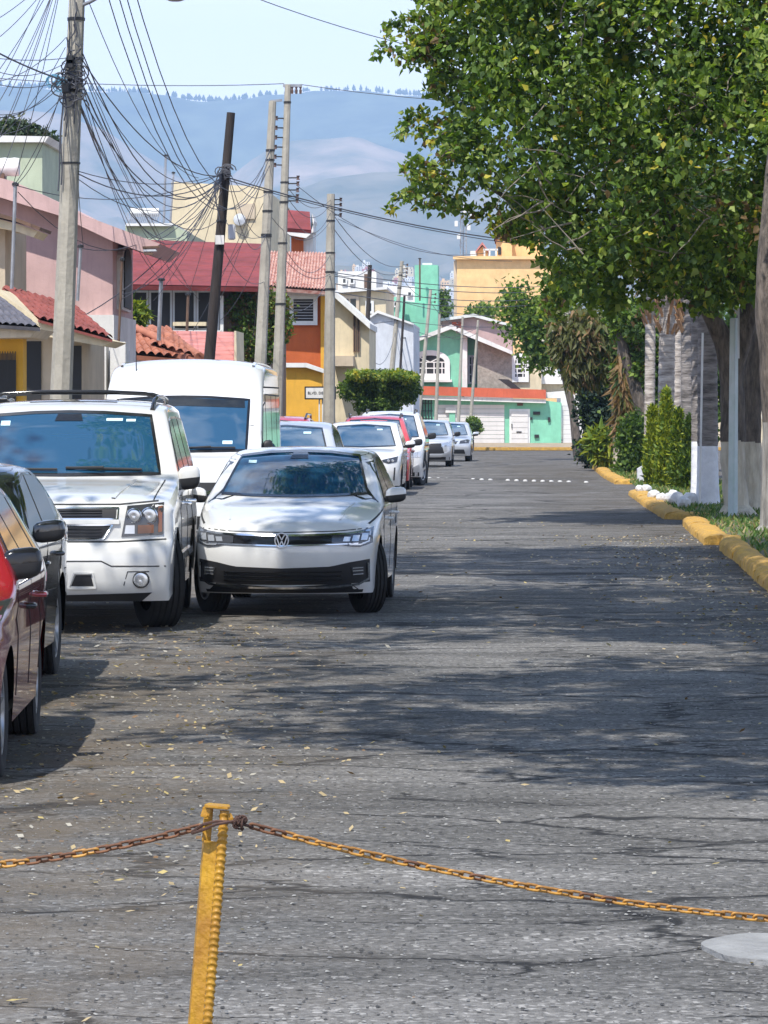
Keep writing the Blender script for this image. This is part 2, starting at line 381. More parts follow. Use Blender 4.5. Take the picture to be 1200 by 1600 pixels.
class Car:
    def __init__(s, name, label, cat, X, Y, yaw, L, W, rows, belt, tumble, wb, fo, wr, tw, paint, front_taper=.10, rear_taper=.08, sill=.24, group='vehicles parked along the left side of the street', steer=0, nose=.9, arch=1.13, rimk=5, rim_m=None, bulge=.03):
        s.W = W; s.L = L; s.belt = belt; s.tum = tumble; s.ft = front_taper; s.rt = rear_taper; s.nose = nose; s.sill = sill; s.bulge = bulge
        s.e = thing(name, label, cat, (X, Y, 0), group, rz=-math.atan(yaw))
        body = MB(); rs = resample(rows); edge = []
        grid = []
        for (y, z, bow, drop) in rs:
            ye, ze = y + bow, z - drop
            w = s.hw(ye, ze); row = []
            for f in FV:
                fy = bow * (.45 * f * f + .55 * (1 - math.sqrt(max(0, 1 - f ** 5)))); fz = drop * (.4 * f * f + .6 * (1 - math.sqrt(max(0, 1 - f ** 6))))
                row.append((w * f, y + fy, z - fz))
            grid.append(row); edge.append((ye, ze))
        nf = len(FV); vs = []
        for row in grid: vs += [(-x, y, z) for x, y, z in row[:0:-1]] + row
        nr = 2 * nf - 1; fs = [(i * nr + j, i * nr + j + 1, (i + 1) * nr + j + 1, (i + 1) * nr + j) for i in range(len(grid) - 1) for j in range(nr - 1)]
        body.add(vs, fs)
        # sides: polygon in (y, z) with wheel arches
        poly = list(edge)
        yr0, yr1 = poly[-1][0], poly[0][0]
        ar = wr * arch; bot = []
        for cyy in (fo + wb, fo):
            a0 = math.asin(max(-1, min(1, (sill - wr) / ar)))
            bot.append((cyy + ar * math.cos(a0), sill))
            for k in range(1, 14):
                a = a0 + (math.pi - 2 * a0) * k / 14; bot.append((cyy + ar * math.cos(a), wr + ar * math.sin(a)))
            bot.append((cyy - ar * math.cos(a0), sill))
        poly += [p for p in bot]
        inner = []
        zs = np.arange(sill + .05, max(p[1] for p in edge), .075)
        for yy in np.arange(.05, L, .09):
            for zz in zs: inner.append((yy + (.03 if int(zz * 40) % 2 else 0), zz))
        pe = [Vector(p) for p in poly] + [Vector(p) for p in inner]
        n = len(poly)
        r = delaunay_2d_cdt(pe, [(i, (i + 1) % n) for i in range(n)], [], 1, 1e-4)
        for sg in (1, -1):
            # keep only triangles whose centre is inside
            fs = []
            for tri in r[2]:
                c = sum((r[0][i] for i in tri), Vector((0, 0))) / len(tri)
                if s.inside(c, poly): fs.append(tuple(tri))
            body.add([(sg * s.hw(p.x, p.y), p.x, p.y) for p in r[0]], fs)
        s.paint = paint
        me = bpy.data.meshes.new('body'); me.from_pydata(body.v, [], body.f)
        bm = bmesh.new(); bm.from_mesh(me); bmesh.ops.remove_doubles(bm, verts=bm.verts[:], dist=.004); bmesh.ops.delete(bm, geom=[v for v in bm.verts if not v.link_faces], context='VERTS')
        bmesh.ops.recalc_face_normals(bm, faces=bm.faces[:]); bm.to_mesh(me); bm.free()
        me.materials.append(paint); me.polygons.foreach_set('use_smooth', [True] * len(me.polygons)); me.set_sharp_from_angle(angle=R(42))
        s.body = bpy.data.objects.new('body', me); COL.objects.link(s.body); s.body.parent = s.e
        s.bvh = BVHTree.FromPolygons([v.co[:] for v in me.vertices], [p.vertices[:] for p in me.polygons])
        # underside and wheel wells
        u = MB(); u.box((-W / 2 + .12, .35, sill - .03), (W / 2 - .12, L - .35, sill + .02))
        for cyy in (fo, fo + wb):
            for sg in (1, -1):
                pts = [(cyy + ar * 1.02 * math.cos(a), wr + ar * 1.02 * math.sin(a)) for a in np.linspace(-.35, math.pi + .35, 14)]
                x1 = sg * (s.hw(cyy, wr + .05) - .03); x0 = sg * (W / 2 - .42)
                v = [(x0, *p) for p in pts] + [(x1, *p) for p in pts]
                u.add(v, [(i, i + 1, i + 15, i + 14) for i in range(13)] + [tuple(range(14))])
        u.build('underbody', M_UNDER, s.e, local=True)
        for cyy, st in ((fo, steer), (fo + wb, 0)):
            for sg in (1, -1):
                o = thing('wheel', None, None); o.parent = s.e; o.location = (sg * (W / 2 - tw / 2 - .035), cyy, wr); o.rotation_euler = (0, 0, st)
                t = MB(); h = tw / 2
                prof = [(wr * .64, -h * .8), (wr * .80, -h), (wr * .95, -h * .95), (wr * .985, -h * .82)]
                for g in np.linspace(-.72, .72, 5):
                    prof += [(wr, (g - .12) * h), (wr, (g + .10) * h), (wr - .012, (g + .12) * h), (wr - .012, (g + .17) * h)]
                prof = [p for p in prof]; prof += [(wr * .985, h * .9), (wr * .95, h * .95), (wr * .80, h), (wr * .64, h * .8)]
                t.lathe(prof, (0, 0, 0), 40, axis='x'); t.build('tyre', M_RUB, o, smooth=40, local=True, recalc=True)
                q = MB(); rr = wr * .66
                q.lathe([(rr, sg * h * .86), (rr * .93, sg * h * .84), (rr * .88, sg * h * .2), (rr * .2, sg * h * .15), (.001, sg * h * .15)], (0, 0, 0), 30, axis='x')
                for k in range(rimk):
                    a = 2 * math.pi * k / rimk + .3
                    c = Vector((sg * h * .62, math.cos(a) * rr * .12, math.sin(a) * rr * .12)); d = Vector((sg * h * .72, math.cos(a) * rr * .94, math.sin(a) * rr * .94))
                    q.bar(c, d, rr * .26, .03, up=(1, 0, 0))
                q.lathe([(.001, sg * h * .78), (rr * .16, sg * h * .76), (rr * .2, sg * h * .55)], (0, 0, 0), 12, axis='x')
                q.build('rim', rim_m or M_RIM, o, smooth=35, local=True)
    @staticmethod
    def inside(c, poly):
        x, y = c.x, c.y; r = False; j = len(poly) - 1
        for i in range(len(poly)):
            if (poly[i][1] > y) != (poly[j][1] > y) and x < (poly[j][0] - poly[i][0]) * (y - poly[i][1]) / (poly[j][1] - poly[i][1]) + poly[i][0]: r = not r
            j = i
        return r
    def hw(s, y, z):
        t = 1.0
        if y < s.nose: t -= s.ft * (1 - max(0, y) / s.nose) ** 2.2
        if y > s.L - s.nose: t -= s.rt * (1 - (s.L - min(s.L, y)) / s.nose) ** 2.2
        b = s.belt
        w = s.W / 2 * t
        if z > b:
            dz = z - b; w -= s.tum * (dz * dz / (2 * .06) if dz < .06 else dz - .03)
        else:
            q = (b - z) / b; w -= s.bulge * q * q * 1.6 + (.012 * math.exp(-((z - b + .16) / .05) ** 2))
        return w
    def hit(s, dr, a, b):
        if dr == 'F': o, d = Vector((a, -3, b)), Vector((0, 1, 0))
        elif dr == 'B': o, d = Vector((a, s.L + 3, b)), Vector((0, -1, 0))
        elif dr == 'R': o, d = Vector((3, a, b)), Vector((-1, 0, 0))
        elif dr == 'L': o, d = Vector((-3, a, b)), Vector((1, 0, 0))
        else: o, d = Vector((a, b, 4)), Vector((0, 0, -1))
        loc, n, i, _ = s.bvh.ray_cast(o, d)
        if loc is None:
            loc, n, i, _ = s.bvh.find_nearest(o + d * 3); n = -d
        if n.dot(d) > 0: n = -n
        return loc, (n * .4 - d * .6).normalized()
    def patch(s, name, dr, bot, top, m, off=.006, nu=14, nv=5, th=.02, parent=None, both=False, smooth=50, plane=None):
        sets = [1, -1] if both else [1]; res = []
        for sg in sets:
            dd = dr
            if sg < 0 and dr == 'R': dd = 'L'
            def samp(c, t):
                c = [Vector(p) for p in c]
                if len(c) == 1: return c[0]
                ln = [0]
                for i in range(len(c) - 1): ln.append(ln[-1] + (c[i + 1] - c[i]).length)
                g = t * ln[-1]
                for i in range(len(c) - 1):
                    if g <= ln[i + 1] + 1e-9: return c[i].lerp(c[i + 1], (g - ln[i]) / max(1e-9, ln[i + 1] - ln[i]))
                return c[-1]
            fr = []; bk = []
            for j in range(nv + 1):
                for i in range(nu + 1):
                    p = samp(bot, i / nu).lerp(samp(top, i / nu), j / nv)
                    a = p.x * sg if dr in 'FTB' else p.x
                    l, n = s.hit(dd, a, p.y)
                    fr.append(l + n * off); bk.append(l + n * (off - th))
            W_ = nu + 1; fs = [(j * W_ + i, j * W_ + i + 1, (j + 1) * W_ + i + 1, (j + 1) * W_ + i) for j in range(nv) for i in range(nu)]
            bd = [i for i in range(W_)] + [j * W_ + nu for j in range(1, nv + 1)] + [nv * W_ + i for i in range(nu - 1, -1, -1)] + [j * W_ for j in range(nv - 1, 0, -1)]
            q = MB(); nn = len(fr); q.add(fr + bk, fs + [(bd[i], bd[(i + 1) % len(bd)], bd[(i + 1) % len(bd)] + nn, bd[i] + nn) for i in range(len(bd))])
            res.append(q.build(name, m, parent or s.e, smooth=smooth, local=True))
        return res
    def line(s, name, dr, pts, w, m=None, off=.003, both=False, parent=None):
        """thin raised strip following the surface"""
        for sg in ([1, -1] if both else [1]):
            dd = 'L' if (sg < 0 and dr == 'R') else dr
            ps = []
            for i in range(len(pts) - 1):
                a, b = Vector(pts[i]), Vector(pts[i + 1]); n = max(1, int((b - a).length / .07))
                ps += [a.lerp(b, k / n) for k in range(n)]
            ps.append(Vector(pts[-1])); q = MB(); vs = []
            for i, p in enumerate(ps):
                t = (ps[min(i + 1, len(ps) - 1)] - ps[max(0, i - 1)]).normalized(); nn = Vector((-t.y, t.x)) * w / 2
                for c in (p + nn, p - nn):
                    l, n = s.hit(dd, c.x * sg if dr in 'FTB' else c.x, c.y); vs += [l + n * off]
                for c in (p + nn, p - nn):
                    l, n = s.hit(dd, c.x * sg if dr in 'FTB' else c.x, c.y); vs += [l - n * .01]
            fs = []
            for i in range(len(ps) - 1):
                b = i * 4; fs += [(b, b + 1, b + 5, b + 4), (b, b + 4, b + 6, b + 2), (b + 1, b + 3, b + 7, b + 5)]
            q.add(vs, fs); q.build(name, m or M_SEAM, parent or s.e, local=True, smooth=50)
    def disc(s, name, x, z, r, m, off=.012, parent=None, both=False, dep=.03, ring=None):
        for sg in ([1, -1] if both else [1]):
            l, n = s.hit('F', x * sg, z); c = l + Vector((0, -off, 0))
            q = MB(); q.lathe([(.001, .0), (r * .55, -.004), (r * .93, 0), (r, .012), (r, dep)], c, 20, axis='y')
            o = q.build(name, m, parent or s.e, smooth=40, local=True)
            if ring:
                g = MB(); g.lathe([(r, 0), (r * 1.06, -.008), (r * 1.16, -.004), (r * 1.2, .02)], c, 20, axis='y'); g.build(name + '_ring', ring, o, smooth=50, local=True)
    def mirror(s, y, z, w=.22, h=.15, top=None, bottom=None, both=True, stalk=.1, dep=.12):
        for sg in ([1, -1] if both else [1]):
            x0 = s.hw(y, z); vs = []; fs = []
            nu, nv = 14, 10; q = MB(); bm_ = []
            cx = x0 + stalk + w / 2
            for j in range(nv + 1):
                ph = math.pi * j / nv
                for i in range(nu):
                    th = 2 * math.pi * i / nu
                    def se(c, e): return math.copysign(abs(c) ** e, c)
                    X = w / 2 * se(math.sin(ph), .55) * se(math.cos(th), .6); Z = h / 2 * se(math.sin(ph), .55) * se(math.sin(th), .6); Yv = -dep / 2 * se(math.cos(ph), .6)
                    Z += .10 * X * (1 if True else 0); Yv += .25 * X + (.0)
                    vs.append((sg * (cx + X), y + Yv, z + Z))
            for j in range(nv):
                for i in range(nu):
                    fs.append((j * nu + i, j * nu + (i + 1) % nu, (j + 1) * nu + (i + 1) % nu, (j + 1) * nu + i))
            mi = [1 if 2 * math.pi * ((k_ % nu) + .5) / nu > math.pi * 1.0 and 2 * math.pi * ((k_ % nu) + .5) / nu < math.pi * 2.0 else 0 for k_ in range(len(fs))]
            q.v = vs; q.f = fs; q.m = mi
            q.bar((sg * (x0 - .04), y + .03, z - h * .3), (sg * (cx - w * .2), y, z - h * .32), .05, .04, m=1)
            o = q.build('side_mirror', [top or s.paint, bottom or M_BLK], s.e, smooth=60, local=True)
            g = MB(); g.lathe([(.001, 0), (h * .4, 0), (h * .42, -.006)], (sg * cx, y + dep / 2 + .002, z), 16, axis='y'); g.build('mirror_glass', M_GLASS, o, local=True)
    def handle(s, y, z, m=None, l=.17):
        for sg in (1, -1):
            x = s.hw(y, z); q = MB(); q.tube([(sg * (x - .01), y - l / 2, z), (sg * (x + .035), y - l / 2 + .03, z), (sg * (x + .035), y + l / 2 - .03, z), (sg * (x - .01), y + l / 2, z)], [.012, .015, .015, .012], 8)
            q.build('door_handle', m or s.paint, s.e, smooth=60, local=True)
    def wipers(s, x0, x1, z, dz, y=None):
        for a, b in ((x0, x1), ):
            pass
    def wiper(s, a, b, m=None):
        pa, na = s.hit('F', *a); pb, nb = s.hit('F', *b); q = MB()
        pts = []
        for k in range(9):
            p, n = s.hit('F', a[0] + (b[0] - a[0]) * k / 8, a[1] + (b[1] - a[1]) * k / 8); pts.append(p + n * .03)
        q.tube(pts, .011, 6); q.tube([pa + na * .02, pts[4] + na * .03], .012, 6); q.build('wiper', M_BLK, s.e, local=True)
    def windows(s, quads, m=None, frame=None):
        for bot, top in quads:
            if frame: s.patch('window_surround', 'R', [(bot[0][0] - .03, bot[0][1] - .02), (bot[-1][0] + .03, bot[-1][1] - .02)], [(top[0][0] - .03, top[0][1] + .02)] + [tuple(p) for p in top[1:-1]] + [(top[-1][0] + .03, top[-1][1] + .02)], frame, off=.003, nu=10, nv=4, both=True)
            s.patch('side_window', 'R', bot, top, m or M_GLASSS, off=.006, nu=10, nv=4, both=True)
    def sticker(s, x0, x1, z0, z1, m=None, parent=None):
        s.patch('windscreen_sticker', 'F', [(x0, z0), (x1, z0)], [(x0, z1), (x1, z1)], m or M_STICK, off=.011, nu=2, nv=1, th=.004, parent=parent)

# ---------------- white saloon with the chrome nose bar
def saloon(name, label, X, Y, yaw, paint, steer=0, H=0, detail=True, L=4.5, W=1.75, dz=0.0, roofh=1.47, fo=.88, wb=2.65):
    k = roofh / 1.47
    rows = [(.16, .20, .30, 0), (.06, .30, .36, 0), (.01, .46, .40, 0), (.0, .60, .42, .0), (.03, .70, .42, .01), (.07, .755, .44, .04), (.16, .815, .42, .085), (.45, .895, .30, .11), (.8, .955, .18, .10), (1.18, 1.0, .10, .055),
            (1.45, 1.12, .14, .05), (1.75, 1.27, .15, .055), (2.05, 1.405 * k, .10, .06), (2.3, 1.455 * k, .05, .07), (2.7, 1.47 * k, 0, .07), (3.1, 1.45 * k, -.02, .07), (3.5, 1.36 * k, -.06, .07), (3.85, 1.2, -.12, .07), (4.08, 1.09, -.14, .06), (4.35, 1.06, -.16, .06), (4.47, 1.0, -.2, .05), (4.5, .85, -.22, 0), (4.48, .55, -.2, 0), (4.38, .25, -.15, 0)]
    rows = [(y * L / 4.5, z, b, d) for y, z, b, d in rows]
    c = Car(name, label, 'car', X, Y, yaw, L, W, rows, .93, .41, wb, fo, .325, .205, paint, front_taper=.13, steer=steer)
    ws = c.patch('windscreen', 'F', [(-.70, 1.05), (-.4, 1.035), (0, 1.03), (.4, 1.035), (.70, 1.05)], [(-.575, 1.383 * k), (-.3, 1.415 * k), (0, 1.425 * k), (.3, 1.415 * k), (.575, 1.383 * k)], M_GLASS, nu=20, nv=8)[0]
    c.line('windscreen_seal', 'F', [(-.71, 1.045), (-.4, 1.03), (0, 1.024), (.4, 1.03), (.71, 1.045), (.582, 1.388 * k), (.3, 1.42 * k), (0, 1.43 * k), (-.3, 1.42 * k), (-.582, 1.388 * k), (-.71, 1.045)], .022, M_GLOSSB, off=.009)
    sc = L / 4.5
    c.windows([([(1.5 * sc, .97), (2.45 * sc, .96)], [(2.02 * sc, 1.31 * k), (2.45 * sc, 1.37 * k)]), ([(2.52 * sc, .96), (3.4 * sc, .98)], [(2.52 * sc, 1.37 * k), (3.05 * sc, 1.36 * k), (3.35 * sc, 1.27 * k)])], frame=M_GLOSSB)
    c.line('roof_line_trim', 'R', [(1.25 * sc, .98), (1.6 * sc, 1.17 * k), (1.98 * sc, 1.36 * k), (2.4 * sc, 1.405 * k), (2.9 * sc, 1.40 * k), (3.4 * sc, 1.31 * k)], .03, M_GLOSSB, both=True)
    for y in (1.42, 2.48, 3.42): c.line('door_seam', 'R', [(y * sc, .34), (y * sc + .03, .94)], .01, both=True)
    c.line('bonnet_seam', 'R', [(.5, .80), (.9, .87), (1.3, .93)], .01, both=True)
    c.handle(2.25 * sc, .80); c.handle(3.2 * sc, .83)
    c.mirror(1.55 * sc, 1.03, w=.20, h=.14, stalk=.03)
    c.patch('rear_window', 'B', [(-.6, 1.12), (.6, 1.12)], [(-.5, 1.33 * k), (.5, 1.33 * k)], M_GLASSS)
    c.patch('tail_lamp', 'B', [(.4, .85), (.8, .83)], [(.4, .97), (.8, .98)], M_RED2, both=True, nu=6, nv=3)
    c.patch('number_plate_recess', 'B', [(-.25, .62), (.25, .62)], [(-.25, .75), (.25, .75)], M_BLK, nu=4, nv=2)
    return c, ws

SEDX, SEDY = -.855, 31.0
c, ws = saloon('parked_car', 'white saloon with round chrome emblem and wide black lower grille, parked farthest into the road', SEDX - .03, SEDY, .056, M_WHITE, steer=R(24), roofh=1.46)
c.e.scale = (.93, 1, 1)
c.patch('upper_grille', 'F', [(-.56, .64), (0, .628), (.56, .64)], [(-.56, .715), (0, .705), (.56, .715)], M_GLOSSB, nu=20, nv=3)
c.line('grille_chrome', 'F', [(-.80, .745), (-.6, .722), (-.3, .712), (0, .708), (.3, .712), (.6, .722), (.80, .745)], .016, M_CHR, off=.014)
c.line('grille_lower_chrome', 'F', [(-.76, .640), (-.5, .632), (0, .620), (.5, .632), (.76, .640)], .010, M_CHR, off=.012)
for o in c.patch('headlight', 'F', [(.46, .648), (.62, .612), (.72, .606), (.825, .640)], [(.46, .702), (.62, .722), (.72, .745), (.825, .775)], M_LDARK, off=.01, nu=10, nv=4, both=True):
    sg = 1 if sum(v.co.x for v in o.data.vertices) > 0 else -1
    for x0, x1, z0, z1 in ((.56, .62, .655, .695), (.64, .70, .655, .705), (.72, .775, .665, .72)):
        c.patch('lamp_cell', 'F', [(sg * x0, z0), (sg * x1, z0)], [(sg * (x0 + .012), z1), (sg * (x1 + .012), z1)], M_LAMP, off=.017, nu=3, nv=2, parent=o)
    c.line('lamp_strip', 'F', [(sg * .62, .628), (sg * .72, .628), (sg * .79, .655), (sg * .80, .735)], .012, M_LAMP, off=.017, parent=o)
c.patch('lower_grille', 'F', [(-.80, .30), (-.5, .285), (0, .28), (.5, .285), (.80, .30)], [(-.80, .50), (-.62, .475), (-.45, .44), (0, .425), (.45, .44), (.62, .475), (.80, .50)], M_BLK, nu=26, nv=5, off=.008)
for z in (.325, .36, .395): c.line('grille_slat', 'F', [(-.55, z), (0, z - .006), (.55, z)], .008, M_GLOSSB, off=.018)
c.line('bumper_chrome', 'F', [(-.785, .47), (-.79, .33), (-.70, .285), (-.45, .262), (0, .255), (.45, .262), (.70, .285), (.79, .33), (.785, .47)], .018, M_CHR, off=.02)
c.patch('fog_lamp', 'F', [(.66, .36), (.75, .36)], [(.63, .43), (.74, .44)], M_LDARK, off=.016, nu=4, nv=3, both=True)
for z in (.37, .40, .425): c.line('fog_lamp_bar', 'F', [(.65, z), (.74, z + .004)], .008, M_LAMP, off=.022); c.line('fog_lamp_bar', 'F', [(-.65, z), (-.74, z + .004)], .008, M_LAMP, off=.022)
c.patch('bumper_underside', 'F', [(-.72, .185), (0, .18), (.72, .185)], [(-.74, .235), (0, .23), (.74, .235)], M_BLK, nu=18, nv=2)
l, n = c.hit('F', 0, .668); g = MB()
g.lathe([(.001, .0), (.055, 0.0), (.062, -.006)], l + Vector((0, -.014, 0)), 24, axis='y'); em = g.build('emblem', M_GLOSSB, c.e, local=True, smooth=40)
g = MB(); y = l.y - .024; g.lathe([(.056, .0), (.059, -.007), (.066, -.007), (.069, .004)], (0, y, .668), 30, axis='y')
for a, b in (((-.026, .715), (0, .672)), ((.026, .715), (0, .672)), ((-.048, .698), (-.020, .622)), ((.048, .698), (.020, .622)), ((-.020, .622), (0, .664)), ((.020, .622), (0, .664))):
    g.bar((a[0], y, a[1]), (b[0], y, b[1]), .010, .008, up=(0, 1, 0))
g.build('emblem_letters', mat('bright_emblem', (.8, .8, .82), .35, metal=.3), em, local=True)
c.line('bonnet_crease', 'T', [(.52, .35), (.60, 1.1)], .012, M_WHITE, off=.006); c.line('bonnet_crease', 'T', [(-.52, .35), (-.60, 1.1)], .012, M_WHITE, off=.006)
c.line('bonnet_front_seam', 'F', [(-.78, .765), (-.5, .745), (0, .735), (.5, .745), (.78, .765)], .008, off=.002)
c.sticker(-.50, -.42, 1.31, 1.335, parent=ws)
c.patch('rear_view_mirror', 'F', [(-.09, 1.35), (.09, 1.35)], [(-.07, 1.41), (.07, 1.41)], M_GLOSSB, off=.01, nu=3, nv=2, th=.006, parent=ws)

# ---------------- big white estate car with roof rack (left foreground)
rows = [(.10, .26, .16, 0), (.02, .36, .20, 0), (0, .5, .22, 0), (.01, .64, .22, 0), (.05, .73, .22, 0), (.09, .76, .22, 0), (.10, .9, .22, 0), (.12, .99, .22, .015), (.17, 1.05, .22, .05), (.4, 1.11, .16, .07), (.8, 1.165, .10, .07), (1.15, 1.20, .06, .05), (1.42, 1.235, .05, .03),
        (1.62, 1.36, .06, .03), (1.85, 1.52, .06, .03), (2.1, 1.70, .06, .04), (2.28, 1.80, .05, .05), (2.5, 1.855, .03, .06), (2.9, 1.885, 0, .07), (3.8, 1.89, 0, .07), (4.6, 1.86, 0, .07), (4.85, 1.82, -.03, .07), (4.95, 1.7, -.06, .04), (5.02, 1.3, -.08, 0), (5.08, .9, -.1, 0), (5.12, .6, -.12, 0), (5.05, .32, -.1, 0)]
c = Car('parked_car', 'large white estate car with black roof rack bar and split black grille', 'car', -2.68, 28.6, -.009, 5.1, 1.98, rows, 1.10, .26, 2.95, 1.0, .39, .265, M_WHITE2, front_taper=.06, sill=.30, steer=R(19), nose=.5, rimk=5)
ws = c.patch('windscreen', 'F', [(-.80, 1.27), (-.4, 1.262), (0, 1.258), (.4, 1.262), (.80, 1.27)], [(-.685, 1.735), (-.3, 1.765), (0, 1.77), (.3, 1.765), (.685, 1.735)], M_GLASS, nu=18, nv=8)[0]
c.line('windscreen_seal', 'F', [(-.81, 1.26), (0, 1.25), (.81, 1.26), (.695, 1.745), (.3, 1.773), (0, 1.78), (-.3, 1.773), (-.695, 1.745), (-.81, 1.26)], .026, M_GLOSSB, off=.009)
c.patch('upper_grille', 'F', [(-.53, .925), (.53, .925)], [(-.535, 1.0), (.535, 1.0)], M_BLK, nu=16, nv=2, off=.008)
c.line('grille_surround', 'F', [(-.545, .918), (.545, .918), (.55, 1.008), (-.55, 1.008), (-.545, .918)], .014, M_CHR, off=.014)
c.patch('lower_grille', 'F', [(-.42, .765), (.42, .765)], [(-.49, .865), (.49, .865)], M_BLK, nu=16, nv=3, off=.008)
c.line('grille_surround', 'F', [(-.43, .758), (.43, .758), (.505, .872), (-.505, .872), (-.43, .758)], .014, M_CHR, off=.014)
for z in (.945, .965, .985, .79, .815, .84): c.line('grille_slat', 'F', [(-.42, z), (.42, z)], .006, M_GLOSSB, off=.014)
c.patch('grille_bar', 'F', [(-.56, .878), (.56, .878)], [(-.56, .914), (.56, .914)], M_WHITE2, nu=16, nv=2, off=.02)
for o in c.patch('headlight', 'F', [(.575, .775), (.905, .795)], [(.62, 1.02), (.905, 1.045)], M_LDARK, off=.010, nu=8, nv=6, both=True):
    sg = 1 if sum(v.co.x for v in o.data.vertices) > 0 else -1
    for x, r in ((.675, .052), (.795, .058)): c.disc('lamp_bowl', sg * x, .945, r, M_LAMP, off=.018, parent=o, ring=M_CHR)
    c.patch('turn_signal', 'F', [(sg * .705, .80), (sg * .83, .805)], [(sg * .705, .868), (sg * .83, .872)], M_AMBER, off=.017, nu=3, nv=2, parent=o)
    c.patch('lower_lamp', 'F', [(sg * .60, .80), (sg * .68, .80)], [(sg * .61, .868), (sg * .68, .868)], M_LAMP, off=.015, nu=3, nv=2, parent=o)
    c.patch('side_reflector', 'F', [(sg * .865, .81), (sg * .895, .815)], [(sg * .865, 1.01), (sg * .895, 1.02)], M_AMBER, off=.015, nu=2, nv=3, parent=o)
c.line('bumper_top_seam', 'F', [(-.93, .755), (-.55, .738), (.55, .738), (.93, .755)], .012, off=.003)
c.line('bumper_seam', 'F', [(-.93, .54), (-.5, .545), (-.42, .585), (.42, .585), (.5, .545), (.93, .54)], .010, off=.003)
c.patch('tow_hook_slot', 'F', [(.18, .385), (.36, .385)], [(.22, .475), (.34, .475)], M_BLK, nu=6, nv=3, both=True, off=.004)
c.line('slot_rim', 'F', [(.155, .37), (.375, .37), (.355, .49), (.205, .49), (.155, .37)], .016, M_WHITE2, off=.016); c.line('slot_rim', 'F', [(-.155, .37), (-.375, .37), (-.355, .49), (-.205, .49), (-.155, .37)], .016, M_WHITE2, off=.016)
c.disc('fog_lamp', .735, .435, .058, M_LAMP, off=.012, both=True, ring=M_BLK)
c.line('fog_recess', 'F', [(.60, .39), (.63, .50), (.80, .50)], .008, M_SEAM, both=True)
c.patch('bumper_underside', 'F', [(-.74, .262), (0, .262), (.74, .262)], [(-.82, .33), (0, .31), (.82, .33)], M_BLK, nu=14, nv=2)
c.line('bonnet_seam', 'F', [(-.86, 1.06), (-.56, 1.035), (.56, 1.035), (.86, 1.06)], .012, off=.003)
c.line('bonnet_crease', 'T', [(.50, .3), (.62, 1.3)], .03, M_WHITE2, off=.012); c.line('bonnet_crease', 'T', [(-.50, .3), (-.62, 1.3)], .03, M_WHITE2, off=.012)
c.line('bonnet_side_seam', 'T', [(.82, .35), (.86, 1.4)], .01); c.line('bonnet_side_seam', 'T', [(-.82, .35), (-.86, 1.4)], .01)
c.windows([([(1.78, 1.14), (2.72, 1.14)], [(2.18, 1.60), (2.36, 1.70), (2.72, 1.72)]), ([(2.84, 1.14), (3.62, 1.14)], [(2.84, 1.72), (3.62, 1.72)]), ([(3.76, 1.16), (4.75, 1.18)], [(3.76, 1.72), (4.6, 1.70)])], frame=M_GLOSSB)
for y in (1.66, 2.78, 3.69): c.line('door_seam', 'R', [(y, .42), (y, 1.1)], .012, both=True)
c.line('side_moulding', 'R', [(1.7, .56), (3.6, .56)], .06, M_WHITE2, off=.02, both=True)
c.handle(2.55, .99, M_CHR); c.handle(3.5, .99, M_CHR); c.mirror(1.80, 1.22, w=.19, h=.20, stalk=-.02, dep=.14)
c.wiper((-.70, 1.29), (-.05, 1.285)); c.wiper((.02, 1.30), (.66, 1.285))
c.sticker(.32, .46, 1.70, 1.722, parent=ws); c.sticker(.49, .57, 1.695, 1.715, parent=ws); c.sticker(-.58, -.50, 1.66, 1.70, parent=ws)
c.patch('rear_view_mirror', 'F', [(-.12, 1.70), (.12, 1.70)], [(-.10, 1.76), (.10, 1.76)], M_GLOSSB, off=.01, nu=3, nv=2, th=.006, parent=ws)
for sg in (1, -1): MB().tube([(sg * .70, 2.35, 1.80), (sg * .71, 2.5, 1.88), (sg * .71, 2.9, 1.91), (sg * .71, 3.9, 1.915), (sg * .71, 4.5, 1.89), (sg * .70, 4.65, 1.83)], .02, 8).build('roof_rail', M_GLOSSB, c.e, local=True, smooth=60)
for y in (2.75, 3.9):
    rk = MB(); rk.tube([(-.72, y, 1.905), (-.62, y, 1.94), (-.3, y, 1.955), (.3, y, 1.955), (.62, y, 1.94), (.72, y, 1.905)], .018, 8); rk.build('rack_crossbar', M_GLOSSB, c.e, local=True, smooth=60)
c.patch('sunroof', 'T', [(-.38, 2.62), (.38, 2.62)], [(-.38, 3.1), (.38, 3.1)], M_GLASSS, nu=8, nv=4, off=.006)
c.patch('tailgate_window', 'B', [(-.68, 1.2), (.68, 1.2)], [(-.6, 1.68), (.6, 1.68)], M_GLASSS)
c.patch('tail_lamp', 'B', [(.82, .85), (.92, .85)], [(.82, 1.2), (.9, 1.2)], M_RED2, both=True, nu=3, nv=4)

